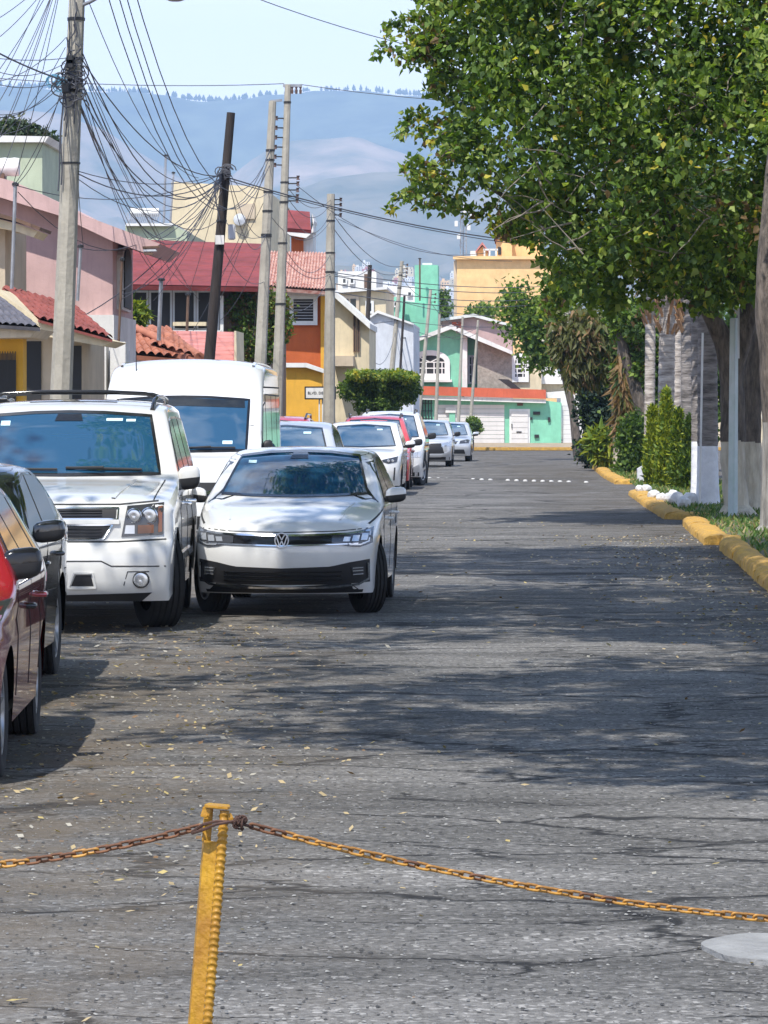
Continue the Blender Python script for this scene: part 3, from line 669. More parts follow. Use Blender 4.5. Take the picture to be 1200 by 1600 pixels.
# ---------------- white high-roof van
rows = [(.12, .28, .14, 0), (.02, .38, .18, 0), (0, .6, .2, 0), (.04, .8, .2, 0), (.08, 1.0, .2, .02), (.16, 1.10, .18, .05), (.45, 1.22, .12, .05), (.78, 1.30, .08, .03),
        (1.0, 1.5, .12, .03), (1.22, 1.72, .14, .03), (1.45, 1.93, .15, .03), (1.62, 2.12, .22, .06), (1.85, 2.30, .22, .12), (2.15, 2.41, .14, .14), (2.6, 2.46, .04, .14), (4.5, 2.47, 0, .14), (5.9, 2.45, 0, .14), (6.05, 2.38, -.03, .1), (6.1, 2.1, -.05, 0), (6.14, 1.2, -.05, 0), (6.15, .6, -.06, 0), (6.1, .35, -.05, 0)]
c = Car('parked_van', 'white high-roof passenger van standing behind the large white estate car', 'van', -2.50, 42.6, .020, 6.15, 1.98, rows, 1.25, .035, 3.4, 1.0, .35, .225, M_WHITE, front_taper=.07, rear_taper=.02, sill=.34, nose=.5, rim_m=M_RIM)
ws = c.patch('windscreen', 'F', [(-.80, 1.335), (-.4, 1.325), (0, 1.32), (.4, 1.325), (.80, 1.335)], [(-.80, 1.93), (-.3, 1.965), (0, 1.97), (.3, 1.965), (.80, 1.93)], M_GLASS, nu=18, nv=8)[0]
c.line('windscreen_seal', 'F', [(-.81, 1.325), (0, 1.31), (.81, 1.325), (.81, 1.94), (.3, 1.975), (0, 1.98), (-.3, 1.975), (-.81, 1.94), (-.81, 1.325)], .03, M_GLOSSB, off=.009)
c.patch('sun_band', 'F', [(-.765, 1.84), (0, 1.865), (.765, 1.84)], [(-.755, 1.93), (0, 1.965), (.755, 1.93)], M_GLASSS, off=.010, nu=14, nv=2, th=.004, parent=ws)
c.sticker(.52, .64, 1.40, 1.44, parent=ws)
c.patch('grille', 'F', [(-.5, .72), (.5, .72)], [(-.55, .95), (.55, .95)], M_BLK, nu=12, nv=3); c.line('grille_trim', 'F', [(-.5, .83), (.5, .83)], .04, M_CHR, off=.02)
c.patch('headlight', 'F', [(.58, .78), (.90, .82)], [(.62, 1.02), (.86, 1.12)], M_LAMP, nu=6, nv=4, both=True)
c.patch('lower_grille', 'F', [(-.55, .36), (.55, .36)], [(-.6, .55), (.6, .55)], M_BLK, nu=12, nv=3)
c.windows([([(1.28, 1.32), (2.15, 1.30)], [(1.72, 1.86), (2.15, 1.90)]), ([(2.25, 1.30), (3.5, 1.30)], [(2.25, 2.0), (3.5, 2.0)]), ([(3.6, 1.30), (4.75, 1.30)], [(3.6, 2.0), (4.75, 2.0)]), ([(4.85, 1.30), (5.95, 1.30)], [(4.85, 2.0), (5.95, 2.0)])], frame=M_BLK)
for y in (1.2, 2.2, 3.55): c.line('door_seam', 'R', [(y, .42), (y, 1.25), (y + .02, 2.0)], .014, both=True)
c.line('roof_seam', 'R', [(1.9, 2.1), (6.0, 2.12)], .02, both=True); c.mirror(1.25, 1.33, w=.13, h=.24, stalk=.0, top=M_BLK)
l, n = c.hit('F', -.62, 2.25); g = MB(); g.lathe([(.035, 0), (.03, .03), (.008, .05), (.004, .26), (.001, .27)], l + Vector((0, .1, .0)), 8); g.build('roof_antenna', M_BLK, c.e, local=True)
c.wiper((-.5, 1.35), (.1, 1.35)); c.wiper((.1, 1.35), (.68, 1.35))
for sg in (1, -1): c.line('roof_gutter', 'T', [(sg * .82, 2.25), (sg * .84, 5.9)], .03, M_WHITE, off=.02)
c.patch('rear_window', 'B', [(-.6, 1.3), (.6, 1.3)], [(-.6, 1.95), (.6, 1.95)], M_GLASSS)

# ---------------- hatchback (also basis of the crossovers further back)
def crossover(name, label, X, Y, yaw, paint, L=4.3, W=1.8, H=1.62, grille='wide', cat='car', wr=.34, mirror_m=None, hood=1.0, fo=.85, steer=0, rails=False, cladding=False, belt=None, sidewin=True, mw=.22, mst=.06, tum=.34):
    a = H / 1.62; hd = hood
    rows = [(.14, .22, .26, 0), (.04, .36, .32, 0), (0, .52, .34, 0), (.01, .66, .36, 0), (.05, .80 * hd, .36, .02), (.12, .88 * hd, .36, .06), (.30, .95 * hd, .30, .08), (.65, 1.0 * hd, .2, .08), (1.0, 1.04 * hd, .12, .05),
            (1.3, 1.20 * a, .12, .04), (1.6, 1.38 * a, .12, .05), (1.85, 1.51 * a, .10, .05), (2.1, 1.585 * a, .05, .06), (2.5, 1.62 * a, 0, .06), (3.1, 1.60 * a, -.01, .06), (3.6, 1.54 * a, -.03, .06), (3.85, 1.46 * a, -.08, .06), (4.08, 1.22 * a, -.12, .03), (4.22, 1.0, -.16, 0), (4.3, .75, -.2, 0), (4.27, .5, -.2, 0), (4.18, .28, -.15, 0)]
    rows = [(y * L / 4.3, z, b, d) for y, z, b, d in rows]; sc = L / 4.3
    b = belt or 1.0 * hd
    c = Car(name, label, cat, X, Y, yaw, L, W, rows, b, tum, L * .61, fo, wr, .215, paint, front_taper=.11, steer=steer, nose=.8)
    ws = c.patch('windscreen', 'F', [(-.72 * W / 1.8, 1.09 * hd), (0, 1.065 * hd), (.72 * W / 1.8, 1.09 * hd)], [(-(.57 - (tum - .34) * .4) * W / 1.8, 1.50 * a), (-.3, 1.53 * a), (0, 1.54 * a), (.3, 1.53 * a), ((.57 - (tum - .34) * .4) * W / 1.8, 1.50 * a)], M_GLASS, nu=16, nv=7)[0]
    c.line('windscreen_seal', 'F', [(-.73 * W / 1.8, 1.082 * hd), (0, 1.058 * hd), (.73 * W / 1.8, 1.082 * hd), ((.58 - (tum - .34) * .4) * W / 1.8, 1.505 * a), (0, 1.547 * a), (-(.58 - (tum - .34) * .4) * W / 1.8, 1.505 * a), (-.73 * W / 1.8, 1.082 * hd)], .026, M_GLOSSB, off=.009)
    if sidewin: c.windows([([(1.5 * sc, b + .05), (2.3 * sc, b + .04)], [(1.88 * sc, 1.40 * a), (2.3 * sc, 1.49 * a)]), ([(2.37 * sc, b + .04), (3.2 * sc, b + .05)], [(2.37 * sc, 1.49 * a), (3.2 * sc, 1.47 * a)]), ([(3.28 * sc, b + .06), (3.85 * sc, b + .10)], [(3.28 * sc, 1.46 * a), (3.6 * sc, 1.42 * a)])], frame=M_GLOSSB)
    for y in (1.38, 2.33, 3.15): c.line('door_seam', 'R', [(y * sc, .36), (y * sc, b)], .012, both=True)
    c.handle(2.15 * sc, b - .13, mirror_m if mirror_m else None); c.handle(3.0 * sc, b - .11)
    c.mirror(1.5 * sc, b + .11, w=mw, h=.16, stalk=mst, top=mirror_m)
    c.patch('rear_window', 'B', [(-.6, 1.12 * a), (.6, 1.12 * a)], [(-.5, 1.4 * a), (.5, 1.4 * a)], M_GLASSS)
    c.patch('tail_lamp', 'B', [(.55, .85), (.82, .83)], [(.55, .97), (.82, .98)], M_RED2, both=True, nu=6, nv=3)
    if grille == 'wide':
        c.patch('grille', 'F', [(-.38, .40), (.38, .40)], [(-.5, .68), (-.3, .72), (.3, .72), (.5, .68)], M_BLK, nu=12, nv=4)
        for o in c.patch('headlight', 'F', [(.5, .74), (.62, .70), (.80, .74)], [(.48, .785), (.64, .82), (.82, .86)], M_LDARK, nu=8, nv=3, both=True, off=.009):
            sg = 1 if sum(v.co.x for v in o.data.vertices) > 0 else -1
            for x in (.62, .71): c.disc('lamp_bowl', sg * x, .765, .035, M_LAMP, off=.02, parent=o)
        c.patch('air_slot', 'F', [(.72, .34), (.75, .34)], [(.74, .62), (.77, .62)], M_BLK, nu=2, nv=4, both=True)
        c.patch('lower_grille', 'F', [(-.6, .25), (.6, .25)], [(-.6, .33), (.6, .33)], M_BLK, nu=10, nv=2)
    elif grille == 'tall':
        c.patch('grille', 'F', [(-.62, .46), (.62, .46)], [(-.52, .80), (.52, .80)], M_BLK, nu=12, nv=4); c.line('bumper_bar', 'F', [(-.8, .50), (-.5, .37), (.5, .37), (.8, .50)], .07, M_SILV, off=.03)
        c.patch('headlight', 'F', [(.52, .68), (.84, .72)], [(.54, .80), (.84, .86)], M_LAMP, nu=6, nv=3, both=True)
        c.patch('bumper_underside', 'F', [(-.8, .24), (.8, .24)], [(-.8, .34), (.8, .34)], M_BLK, nu=10, nv=2)
    else:
        c.patch('grille', 'F', [(-.3, .66), (.3, .66)], [(-.36, .76), (.36, .76)], M_BLK, nu=10, nv=2); c.line('grille_chrome', 'F', [(-.38, .77), (.38, .77)], .02, M_CHR, off=.015)
        for o in c.patch('headlight', 'F', [(.42, .68), (.78, .70)], [(.46, .79), (.82, .86)], M_LDARK, nu=8, nv=3, both=True, off=.009):
            sg = 1 if sum(v.co.x for v in o.data.vertices) > 0 else -1
            c.disc('lamp_bowl', sg * .66, .75, .04, M_LAMP, off=.02, parent=o)
        c.patch('lower_grille', 'F', [(-.65, .30), (.65, .30)], [(-.6, .46), (.6, .46)], M_BLK, nu=10, nv=3)
        c.line('bumper_trim', 'F', [(-.7, .29), (.7, .29)], .02, M_CHR, off=.018)
    c.sticker(.30, .42, 1.42 * a, 1.45 * a, parent=ws)
    if rails:
        for sg in (1, -1): MB().tube([(sg * .60, 2.1 * sc, 1.57 * a), (sg * .62, 2.3 * sc, 1.655 * a), (sg * .62, 3.4 * sc, 1.645 * a), (sg * .6, 3.7 * sc, 1.55 * a)], .02, 6).build('roof_rail', M_GLOSSB, c.e, local=True)
    if cladding:
        for yy in (fo, fo + L * .61):
            pts = [(yy + (wr + .07) * math.cos(t_), wr + (wr + .07) * math.sin(t_)) for t_ in np.linspace(.1, math.pi - .1, 14)]
            c.line('arch_cladding', 'R', pts, .09, M_BLK, off=.015, both=True)
    return c
c = crossover('parked_car', 'dark red hatchback with black door mirror, cut by the left edge of the photo', -2.61, 16.55, -.026, M_RED, L=3.82, W=1.66, H=1.45, grille='slim', hood=.90, mirror_m=M_GLOSSB, wr=.30, fo=.76, steer=R(0), mw=.2, mst=-.05, tum=.56)
# dark saloon behind it
c, ws = saloon('parked_car', 'dark grey saloon with bright rims between the red hatchback and the large white estate car', -3.07, 20.75, .006, M_DGREY, roofh=1.46)
c.patch('grille', 'F', [(-.5, .6), (.5, .6)], [(-.5, .72), (.5, .72)], M_GLOSSB, nu=10, nv=2); c.patch('headlight', 'F', [(.55, .62), (.8, .66)], [(.55, .72), (.8, .76)], M_LAMP, nu=6, nv=3, both=True)
c.patch('lower_grille', 'F', [(-.6, .28), (.6, .28)], [(-.6, .45), (.6, .45)], M_BLK, nu=10, nv=3)
c.line('belt_chrome', 'R', [(1.5, .955), (3.4, .965)], .018, M_CHR, off=.012, both=True)
crossover('parked_car', 'silver sport utility car half hidden between the white van and the white saloon', -1.66, 55.5, .045, M_SILV, H=1.66, rails=False, grille='slim')
crossover('parked_car', 'small red car showing only its roof over the silver car beside the white van', -2.15, 64.0, .045, M_RED2, H=1.74, rails=True, grille='slim')
crossover('parked_car', 'white crossover with slim swept headlamps, right behind the white saloon', -.53, 77.5, .045, M_WHITE, H=1.62, grille='wide')
crossover('parked_car', 'red sport utility car with black mirror, behind the white crossover', -.28, 83.6, .03, M_RED2, H=1.75, grille='tall', mirror_m=M_BLK, rails=True)
crossover('parked_car', 'tall white sport utility car with black wheel arches and black mirror, behind the red one', .06, 88.6, .045, M_WHITE, L=4.7, W=1.86, H=1.86, hood=1.12, grille='tall', wr=.385, mirror_m=M_BLK, cladding=True, steer=R(-14), rails=True)
crossover('parked_car', 'pale silver car with tall dark grille, second from the far end of the row', 1.42, 121.5, .045, M_SILV, H=1.60, W=1.78, grille='tall', mirror_m=M_BLK)
crossover('parked_car', 'silver grey hatchback, the farthest of the parked row by the green house', 2.42, 135.5, .045, M_SILV, H=1.50, W=1.75, hood=.93, grille='slim')
# ================================================================ houses
M_PINK = stucco('pink_plaster', (.55, .37, .35)); M_CREAM = stucco('cream_plaster', (.66, .56, .38)); M_WHT = stucco('white_plaster', (.72, .71, .68))
M_PGREEN = stucco('pale_green_plaster', (.42, .47, .34)); M_ORG = stucco('burnt_orange_plaster', (.50, .115, .03)); M_YW = stucco('yellow_plaster', (.74, .40, .05), dirt=.15)
M_MINT = stucco('mint_green_plaster', (.22, .55, .38), dirt=.12); M_PEACH = stucco('peach_plaster', (.80, .52, .24), dirt=.1); M_BEIGE = stucco('beige_plaster', (.55, .45, .33))
M_GREYW = stucco('grey_white_plaster', (.55, .57, .60)); M_BRICK = mat('bare_block', (.36, .32, .27), .95, var=.3, vs=6, bump=.4, bs=20, dirt=.3)
M_BAND = stucco('terracotta_band', (.55, .12, .06), dirt=.2); M_DKW = mat('dark_interior', (.02, .02, .022), .7); M_WIN = mat('house_glass', (.02, .028, .035), .06, ior=1.7)
M_FRM = mat('white_frame', (.75, .75, .73), .5, var=.1); M_IRON = mat('black_ironwork', (.02, .02, .022), .5)
M_BRN = mat('brown_frame', (.14, .08, .05), .6, var=.3, vs=5)
M_TRED = mat('red_painted_roof', (.21, .036, .036), .75, var=.35, vs=1.5, bump=.2, bs=12, dirt=.25)
M_TORG = mat('clay_tiles', (.44, .17, .10), .85, var=.5, vs=2.5, col2=(.28, .10, .06), dirt=.3); M_TPNK = mat('pink_clay_tiles', (.52, .20, .17), .85, var=.35, vs=2, dirt=.3)
M_TMIX = mat('mottled_clay_tiles', (.62, .44, .36), .85, var=.6, vs=7, col2=(.30, .07, .05)); M_TDRK = mat('dark_slate_tiles', (.10, .095, .11), .7, var=.4, vs=4)
M_TREDB = mat('red_barrel_tiles', (.24, .062, .05), .8, var=.35, vs=3, dirt=.2)
M_GATE = mat('white_garage_metal', (.66, .64, .62), .6, var=.12, vs=.6, dirt=.15); M_METAL = mat('galvanised_metal', (.36, .37, .39), .45, metal=.6, var=.3, vs=6)

def ext(name, m, parent, poly, d0, depth, slope=SL, bevel=0):
    b = MB(); b.prism([(P(x, y, d0).x, P(x, y, d0).z) for x, y in poly], 'y', d0, d0 + depth, shift=(slope * depth, 0, 0))
    return b.build(name, m, parent, bevel=bevel)
def rect(x0, y0, x1, y1): return [(x0, y1), (x1, y1), (x1, y0), (x0, y0)]
def house(label, px, d, name='house', cat='house', group=None):
    b = P(px, 649, d); return thing(name, label, cat, (b.x, d, 0), group)
def gy(d): return HZ + CH * F / d            # picture row of the ground at distance d
def win(parent, x0, y0, x1, y1, d, fw=.07, m=None, frame=None, nx=2, ny=1, proud=.05, name='window'):
    a = P(x0, y1, d); b = P(x1, y0, d); fr = frame or M_FRM
    q = MB(); f = proud
    for lo, hi in (((a.x, a.z), (b.x, a.z + fw)), ((a.x, b.z - fw), (b.x, b.z)), ((a.x, a.z + fw), (a.x + fw, b.z - fw)), ((b.x - fw, a.z + fw), (b.x, b.z - fw))):
        q.box((lo[0], d - f, lo[1]), (hi[0], d + .02, hi[1]))
    for i in range(1, nx):
        x = a.x + (b.x - a.x) * i / nx; q.box((x - fw * .3, d - f + .01, a.z + fw), (x + fw * .3, d + .02, b.z - fw))
    for i in range(1, ny):
        z = a.z + (b.z - a.z) * i / ny; q.box((a.x + fw, d - f + .012, z - fw * .25), (b.x - fw, d + .02, z + fw * .25))
    w = q.build(name, fr, parent)
    g = MB(); g.box((a.x + fw * .5, d - .018, a.z + fw * .5), (b.x - fw * .5, d + .015, b.z - fw * .5)); g.build('pane', m or M_WIN, w)
    return w
def archwin(parent, x0, y0, x1, y1, d, spring, nx=4, ny=3, fw=.11, frame=None):
    a = P(x0, y1, d); b = P(x1, y0, d); zs = P(x0, spring, d).z; cx = (a.x + b.x) / 2; rx = (b.x - a.x) / 2; rz = b.z - zs
    def arc(k, n=14): return [(cx + (rx - k) * math.cos(t), zs + (rz - k) * math.sin(t)) for t in np.linspace(0, math.pi, n)]
    o_ = [(a.x, a.z), (b.x, a.z)] + arc(0); i_ = [(a.x + fw, a.z + fw), (b.x - fw, a.z + fw)] + arc(fw)
    q = MB(); n = len(o_); vs = [(x, d - .07, z) for x, z in o_] + [(x, d - .07, z) for x, z in i_] + [(x, d + .02, z) for x, z in o_] + [(x, d + .02, z) for x, z in i_]
    fs = []
    for i in range(n):
        j = (i + 1) % n; fs += [(i, j, n + j, n + i), (i, 2 * n + i, 2 * n + j, j), (n + i, n + j, 3 * n + j, 3 * n + i)]
    q.add(vs, fs)
    for i in range(1, nx): x = a.x + (b.x - a.x) * i / nx; q.box((x - .03, d - .05, a.z + fw), (x + .03, d + .02, zs))
    for i in range(1, ny + 1): z = a.z + (zs - a.z) * i / ny; q.box((a.x + fw, d - .052, z - .03), (b.x - fw, d + .02, z + .03))
    for t in (.8, 2.35): q.bar((cx, d - .03, zs), (cx + (rx - fw) * math.cos(t), d - .03, zs + (rz - fw) * math.sin(t)), .06, .05)
    w = q.build('arched_window', frame or M_FRM, parent)
    g = MB(); pts = [(a.x + fw * .5, a.z + fw * .5), (b.x - fw * .5, a.z + fw * .5)] + arc(fw * .5); g.prism(pts, 'y', d - .018, d + .01); g.build('pane', M_DKW, w)
def tiles(name, m, parent, A, B, C, D, nu, nv, amp=.05, th=.10, barrel=True):
    """tiled roof slab: A,B lower edge, C,D upper edge (world points)"""
    A, B, C, D = map(Vector, (A, B, C, D)); n = (B - A).cross(D - A).normalized()
    if n.z < 0: n = -n
    ku = 6 if barrel else 2; us = [i / (nu * ku) for i in range(nu * ku + 1)]; vs_ = []
    for j in range(nv): vs_ += [(j / nv, 1.0), ((j + .97) / nv, .25)]
    vs_.append((1.0, .25)); vs = []; W_ = len(us)
    for t, sh in vs_:
        for u in us:
            p = (A.lerp(B, u)).lerp(D.lerp(C, u), t)
            h = (amp * (abs(math.sin(math.pi * u * nu)) if barrel else 0)) + amp * .55 * sh
            vs.append(p + n * h)
    k = len(vs_); fs = [(j * W_ + i, j * W_ + i + 1, (j + 1) * W_ + i + 1, (j + 1) * W_ + i) for j in range(k - 1) for i in range(W_ - 1)]
    q = MB(); q.add(vs, fs); b = len(vs)
    lo = [p - n * th for p in (A, B, C, D)]; q.add(lo + [A, B, C, D], [(3, 2, 1, 0), (0, 1, 5, 4), (1, 2, 6, 5), (2, 3, 7, 6), (3, 0, 4, 7)])
    return q.build(name, m, parent, recalc=False)
def tq(name, m, parent, bl, br, tr, tl, db, dt, nu, nv, **k):
    dd = lambda d: d if isinstance(d, (tuple, list)) else (d, d)
    b, t_ = dd(db), dd(dt)
    return tiles(name, m, parent, P(*bl, b[0]), P(*br, b[1]), P(*tr, t_[1]), P(*tl, t_[0]), nu, nv, **k)

# --- nearest house: dark tiled porch at the left edge
h = house('low yellow house with dark slate porch roof and black gate at the left edge', -40, 50)
ext('wall', M_YW, h, [(-160, gy(50)), (36, gy(50)), (36, 528), (-160, 528)], 50, .35)
tq('roof', M_TDRK, h, (-150, 497), (63, 512), (2, 466), (-150, 440), 49.2, 51.4, 18, 5, amp=.03, th=.05)
ext('eave', M_BEIGE, h, [(-150, 512), (-150, 500), (60, 514), (48, 527), (-150, 531)], 49.3, 1.6)
for x0, x1 in ((0, 25), ): 
    g = MB()
    for i in range(14): a = P(x0 - 2 + i * 2.0, 700, 49.9); z = P(0, 552 - (3 if i % 2 else 0), 49.9).z; g.bar((a.x, 49.9, 0), (a.x, 49.9, z), .012, .012)
    a = P(x0 - 3, 700, 49.93); b = P(x1, 557, 49.93); g.box((a.x, 49.92, .3), (b.x, 49.95, b.z - .05)); g.build('gate', M_IRON, h)
# --- house with red barrel tile porch, dark doorway
h = house('cream porch house with red tiled roof and dark doorway behind the near concrete pole', 80, 57)
ext('wall', M_BEIGE, h, [(34, gy(57)), (128, gy(57)), (128, 522), (34, 522)], 57.4, 3)
ext('doorway', M_DKW, h, [(36, gy(57)), (64, gy(57)), (64, 533), (36, 533)], 57.36, .05)
ext('side_door', M_DKW, h, [(112, gy(57)), (127, gy(57)), (127, 540), (112, 540)], 57.36, .05)
tq('roof', M_TREDB, h, (62, 500), (176, 531), (116, 479), (4, 449), 56.6, 59.4, 10, 6, amp=.05, th=.04)
ext('fascia', M_CREAM, h, [(-10, 450), (62, 501), (178, 533), (160, 541), (62, 524), (-10, 480)], 56.7, 1.8)
# --- pink house
h = house('tall pink plaster house with sloping gable roof and arched window on its street side', 60, 64)
ext('wall', M_PINK, h, [(-160, gy(64)), (176, gy(64)), (176, 372), (90, 336), (-160, 262)], 64, 3.2)
ext('roof', M_PINK, h, [(-170, 235), (20, 283), (92, 316), (135, 338), (250, 381), (232, 397), (176, 377), (90, 336), (-170, 256)], 63.5, 3.6)
for k in range(3):
    ext('roof_stripe', M_BRN if k != 1 else M_GREYW, h, [(222 + k * 1, 385 + k * 5), (248 - k * 5, 384 + k * 5.4), (250 - k * 5, 387 + k * 5.4), (223 + k, 388 + k * 5)], 63.46, .1)
ext('plinth', M_WHT, h, [(120, gy(63.8)), (178, gy(63.8)), (178, 492), (120, 492)], 63.75, 3.5)
q = MB(); x0 = P(176, 0, 64).x
for yy in np.linspace(64.5, 66.3, 2):
    pass
def xs_side(y): return x0 + SL * (y - 64)
pts = [(64.6, P(0, 482, 64).z), (66.6, P(0, 482, 64).z)] + [(65.6 + 1.0 * math.cos(t), P(0, 405, 64).z + .35 * math.sin(t)) for t in np.linspace(0, math.pi, 12)]
q = MB(); q.prism(pts, 'x', x0 + .00, x0 + .14); wv = q.build('arched_window', M_WHT, h)
pts = [(64.75, P(0, 478, 64).z), (66.45, P(0, 478, 64).z)] + [(65.6 + .85 * math.cos(t), P(0, 407, 64).z + .28 * math.sin(t)) for t in np.linspace(0, math.pi, 12)]
q = MB(); q.prism(pts, 'x', x0 + .1, x0 + .17); q.build('pane', M_DKW, wv)
# small roof end in front, cream box cornice
h = house('beige house end with dark red roof edge and striped cornice at the left edge', -30, 60)
ext('wall', M_BEIGE, h, [(-170, gy(60)), (8, gy(60)), (8, 345), (-170, 300)], 60, 2.5)
ext('cornice', M_CREAM, h, [(-170, 300), (24, 349), (60, 361), (52, 371), (24, 361), (8, 358), (-170, 320)], 59.6, 1.2)
ext('roof_edge', M_BRN, h, [(-170, 290), (24, 340), (63, 355), (61, 360), (24, 346), (-170, 298)], 59.5, 1.4)
# cylinder vent and green roof room
t_ = thing('roof_tank', 'white ribbed cylinder tank lying on the roof at the left edge', 'tank', P(0, 262, 66))
q = MB(); a = P(-60, 261, 66); b = P(30, 261, 66); n = 12
q.tube([a.lerp(b, i / n) for i in range(n + 1)], [.165 + (.012 if i % 2 else 0) for i in range(n + 1)], 14); q.build('tank_body', M_WHT, t_, smooth=40)
q = MB(); q.box((a.x, 65.8, P(0, 283, 66).z), (a.x + .8, 66.3, P(0, 272, 66).z)); q.build('cradle', M_BRN, t_)
h = house('pale green rooftop room with white cornice behind the pink house', 20, 82)
ext('wall', M_PGREEN, h, [(-160, gy(82)), (66, gy(82)), (66, 222), (-160, 222)], 82, 4)
ext('cornice', M_WHT, h, [(-160, 222), (70, 222), (76, 213), (-160, 209)], 81.8, 4.4); ext('wall_base', M_PGREEN, h, [(-160, 640), (-158, 640), (-158, 600), (-160, 600)], 82, 1)
# white low wall with gate
h = thing('garden_wall', 'white garden wall with piers and a black iron gate beside the white van', 'wall', (P(160, 0, 61).x, 61, 0))
ext('pier', M_WHT, h, [(150, gy(61)), (166, gy(61)), (166, 527), (150, 527)], 61, .4); ext('pier', M_WHT, h, [(172, gy(61)), (196, gy(61)), (196, 534), (172, 534)], 60.9, .5)
ext('wall', M_GREYW, h, [(128, gy(61)), (200, gy(61)), (200, 548), (128, 548)], 61.5, .25)
ext('gate', M_IRON, h, [(126, gy(61)), (147, gy(61)), (147, 556), (126, 558)], 60.95, .05)
t_ = tag(ext('meter_box', M_TORG, None, rect(128, 541, 141, 552), 60.9, .15), 'small terracotta coloured box on top of the black gate', 'box')
# orange tile roofs and pink tile roof
h = house('white house with two hipped clay tile roofs behind the white van', 240, 72)
ext('wall', M_GREYW, h, [(176, gy(72)), (300, gy(72)), (300, 552), (176, 552)], 72.8, 4)
tq('roof', M_TORG, h, (176, 552), (296, 562), (238, 520), (176, 499), 72, 75, 9, 7, amp=.07)
tq('roof', M_TORG, h, (236, 540), (314, 562), (262, 513), (222, 519), (72.6, 71.5), 76, 6, 7, amp=.07)
q = MB(); q.tube([P(236, 514, 75.5), P(275, 532, 74), P(312, 558, 71.6)], .10, 8); q.tube([P(178, 500, 75), P(238, 524, 73.5), P(296, 560, 71.8)], .08, 8); q.build('ridge_tiles', M_TORG, h, smooth=60)
h = house('low house with flat pink tiled roof left of the leaning wooden pole', 320, 78)
ext('wall', M_WHT, h, [(262, gy(79)), (370, gy(79)), (370, 562), (262, 562)], 79, 4)
tq('roof', M_TPNK, h, (266, 565), (368, 567), (366, 519), (266, 517), 78, 81, 14, 8, amp=.04, barrel=False)
ext('verge', M_CREAM, h, [(366, 567), (370, 567), (369, 517), (366, 517)], 78.1, 2)
# --- house with the big red roof and dark glazed upper floor
h = house('house with broad red roof above a dark glazed upper floor', 300, 90)
ext('wall', M_BRN, h, [(190, gy(90)), (408, gy(90)), (408, 447), (190, 447)], 90, 9)
tq('roof', M_TRED, h, (186, 445), (412, 449), (408, 381), (194, 374), 89.2, 94, 26, 9, amp=.035, barrel=False, th=.12)
ext('lintel', M_WHT, h, [(190, 452), (345, 453), (345, 448), (190, 446)], 89.7, .35)
for i in range(4): win(h, 196 + i * 37, 454, 232 + i * 37, 516, 89.9, fw=.05, m=M_DKW, frame=M_GREYW, nx=1)
ext('sill', M_CREAM, h, rect(270, 503, 322, 509), 89.6, .3); ext('post', M_WHT, h, rect(344, 462, 349, 520), 89.7, .2)
ext('parapet', M_WHT, h, rect(186, 516, 345, 522), 89.6, .35)
# cream flat-roofed building behind it
h = house('cream flat-roofed block rising behind the big red roof', 340, 112)
ext('wall', M_CREAM, h, [(268, gy(112)), (412, gy(112)), (412, 292), (268, 284)], 112, 12)
ext('shutter', M_BEIGE, h, rect(372, 318, 398, 342), 111.93, .1); q = MB(); q.lathe([(.001, 0), (.18, .05), (.2, .2)], P(374, 343, 111.7), 14, axis='y'); q.build('dish', M_GREYW, h)
# pale green roof with solar water heater
h = house('low pale green flat-roofed room carrying a solar water heater', 240, 104)
ext('wall', M_PGREEN, h, [(196, gy(104)), (292, gy(104)), (292, 362), (268, 351), (196, 351)], 104, 6); ext('coping', M_WHT, h, [(196, 353), (270, 353), (270, 349), (196, 349)], 103.8, 6)
t_ = thing('solar_heater', 'solar water heater with white tank and tube panel on the green roof', 'water heater', P(226, 350, 105))
q = MB(); q.tube([P(204, 332, 105.6), P(248, 332, 105.6)], .13, 14); q.build('tank', M_WHT, t_, smooth=50)
q = MB()
for i in range(15): q.tube([P(202 + i * 3, 348, 104.6), P(206 + i * 2.9, 334, 105.5)], .02, 5)
q.build('glass_tube', M_METAL, t_); q = MB()
for x in (200, 250): q.bar(P(x, 351, 104.6), P(x, 351, 105.9), .04, .04); q.bar(P(x, 351, 105.9), P(x, 333, 105.7), .04, .04); q.bar(P(x, 350, 104.6), P(x, 333, 105.6), .04, .04)
q.build('stand', M_METAL, t_)
# --- orange house with mottled tile roof and window
h = house('burnt orange house with mottled clay tile roof and white framed window', 480, 104)
ext('wall', M_ORG, h, [(400, gy(104)), (503, gy(104)), (503, 456), (400, 456)], 104, 2.2)
ext('corner_strip', M_YW, h, [(501, gy(103.9)), (511, gy(103.9)), (511, 456), (501, 456)], 103.9, 2.2)
tq('roof', M_TMIX, h, (392, 447), (520, 456), (524, 397), (404, 394), 103, 107.5, 26, 11, amp=.055)
ext('eave', M_WHT, h, rect(445, 456, 508, 462), 103.6, .4)
win(h, 452, 461, 496, 508, 103.9, fw=.12, nx=1, m=M_DKW)
g = MB()
for i in range(9): z = P(0, 466 + i * 4.5, 103.8).z; g.bar(P(455, 0, 103.86).xy.to_3d() + Vector((0, 0, z)), P(489, 0, 103.86).xy.to_3d() + Vector((0, 0, z)), .014, .014)
g.build('blind', M_GREYW, h)
q = MB()
for i in range(14): q.lathe([(.05, 0), (.05, .18), (.07, .22)], P(509 + (i % 2) * 3, 648 - i * 11, 103.5), 7)
q.build('tile_stack', M_TORG, h)
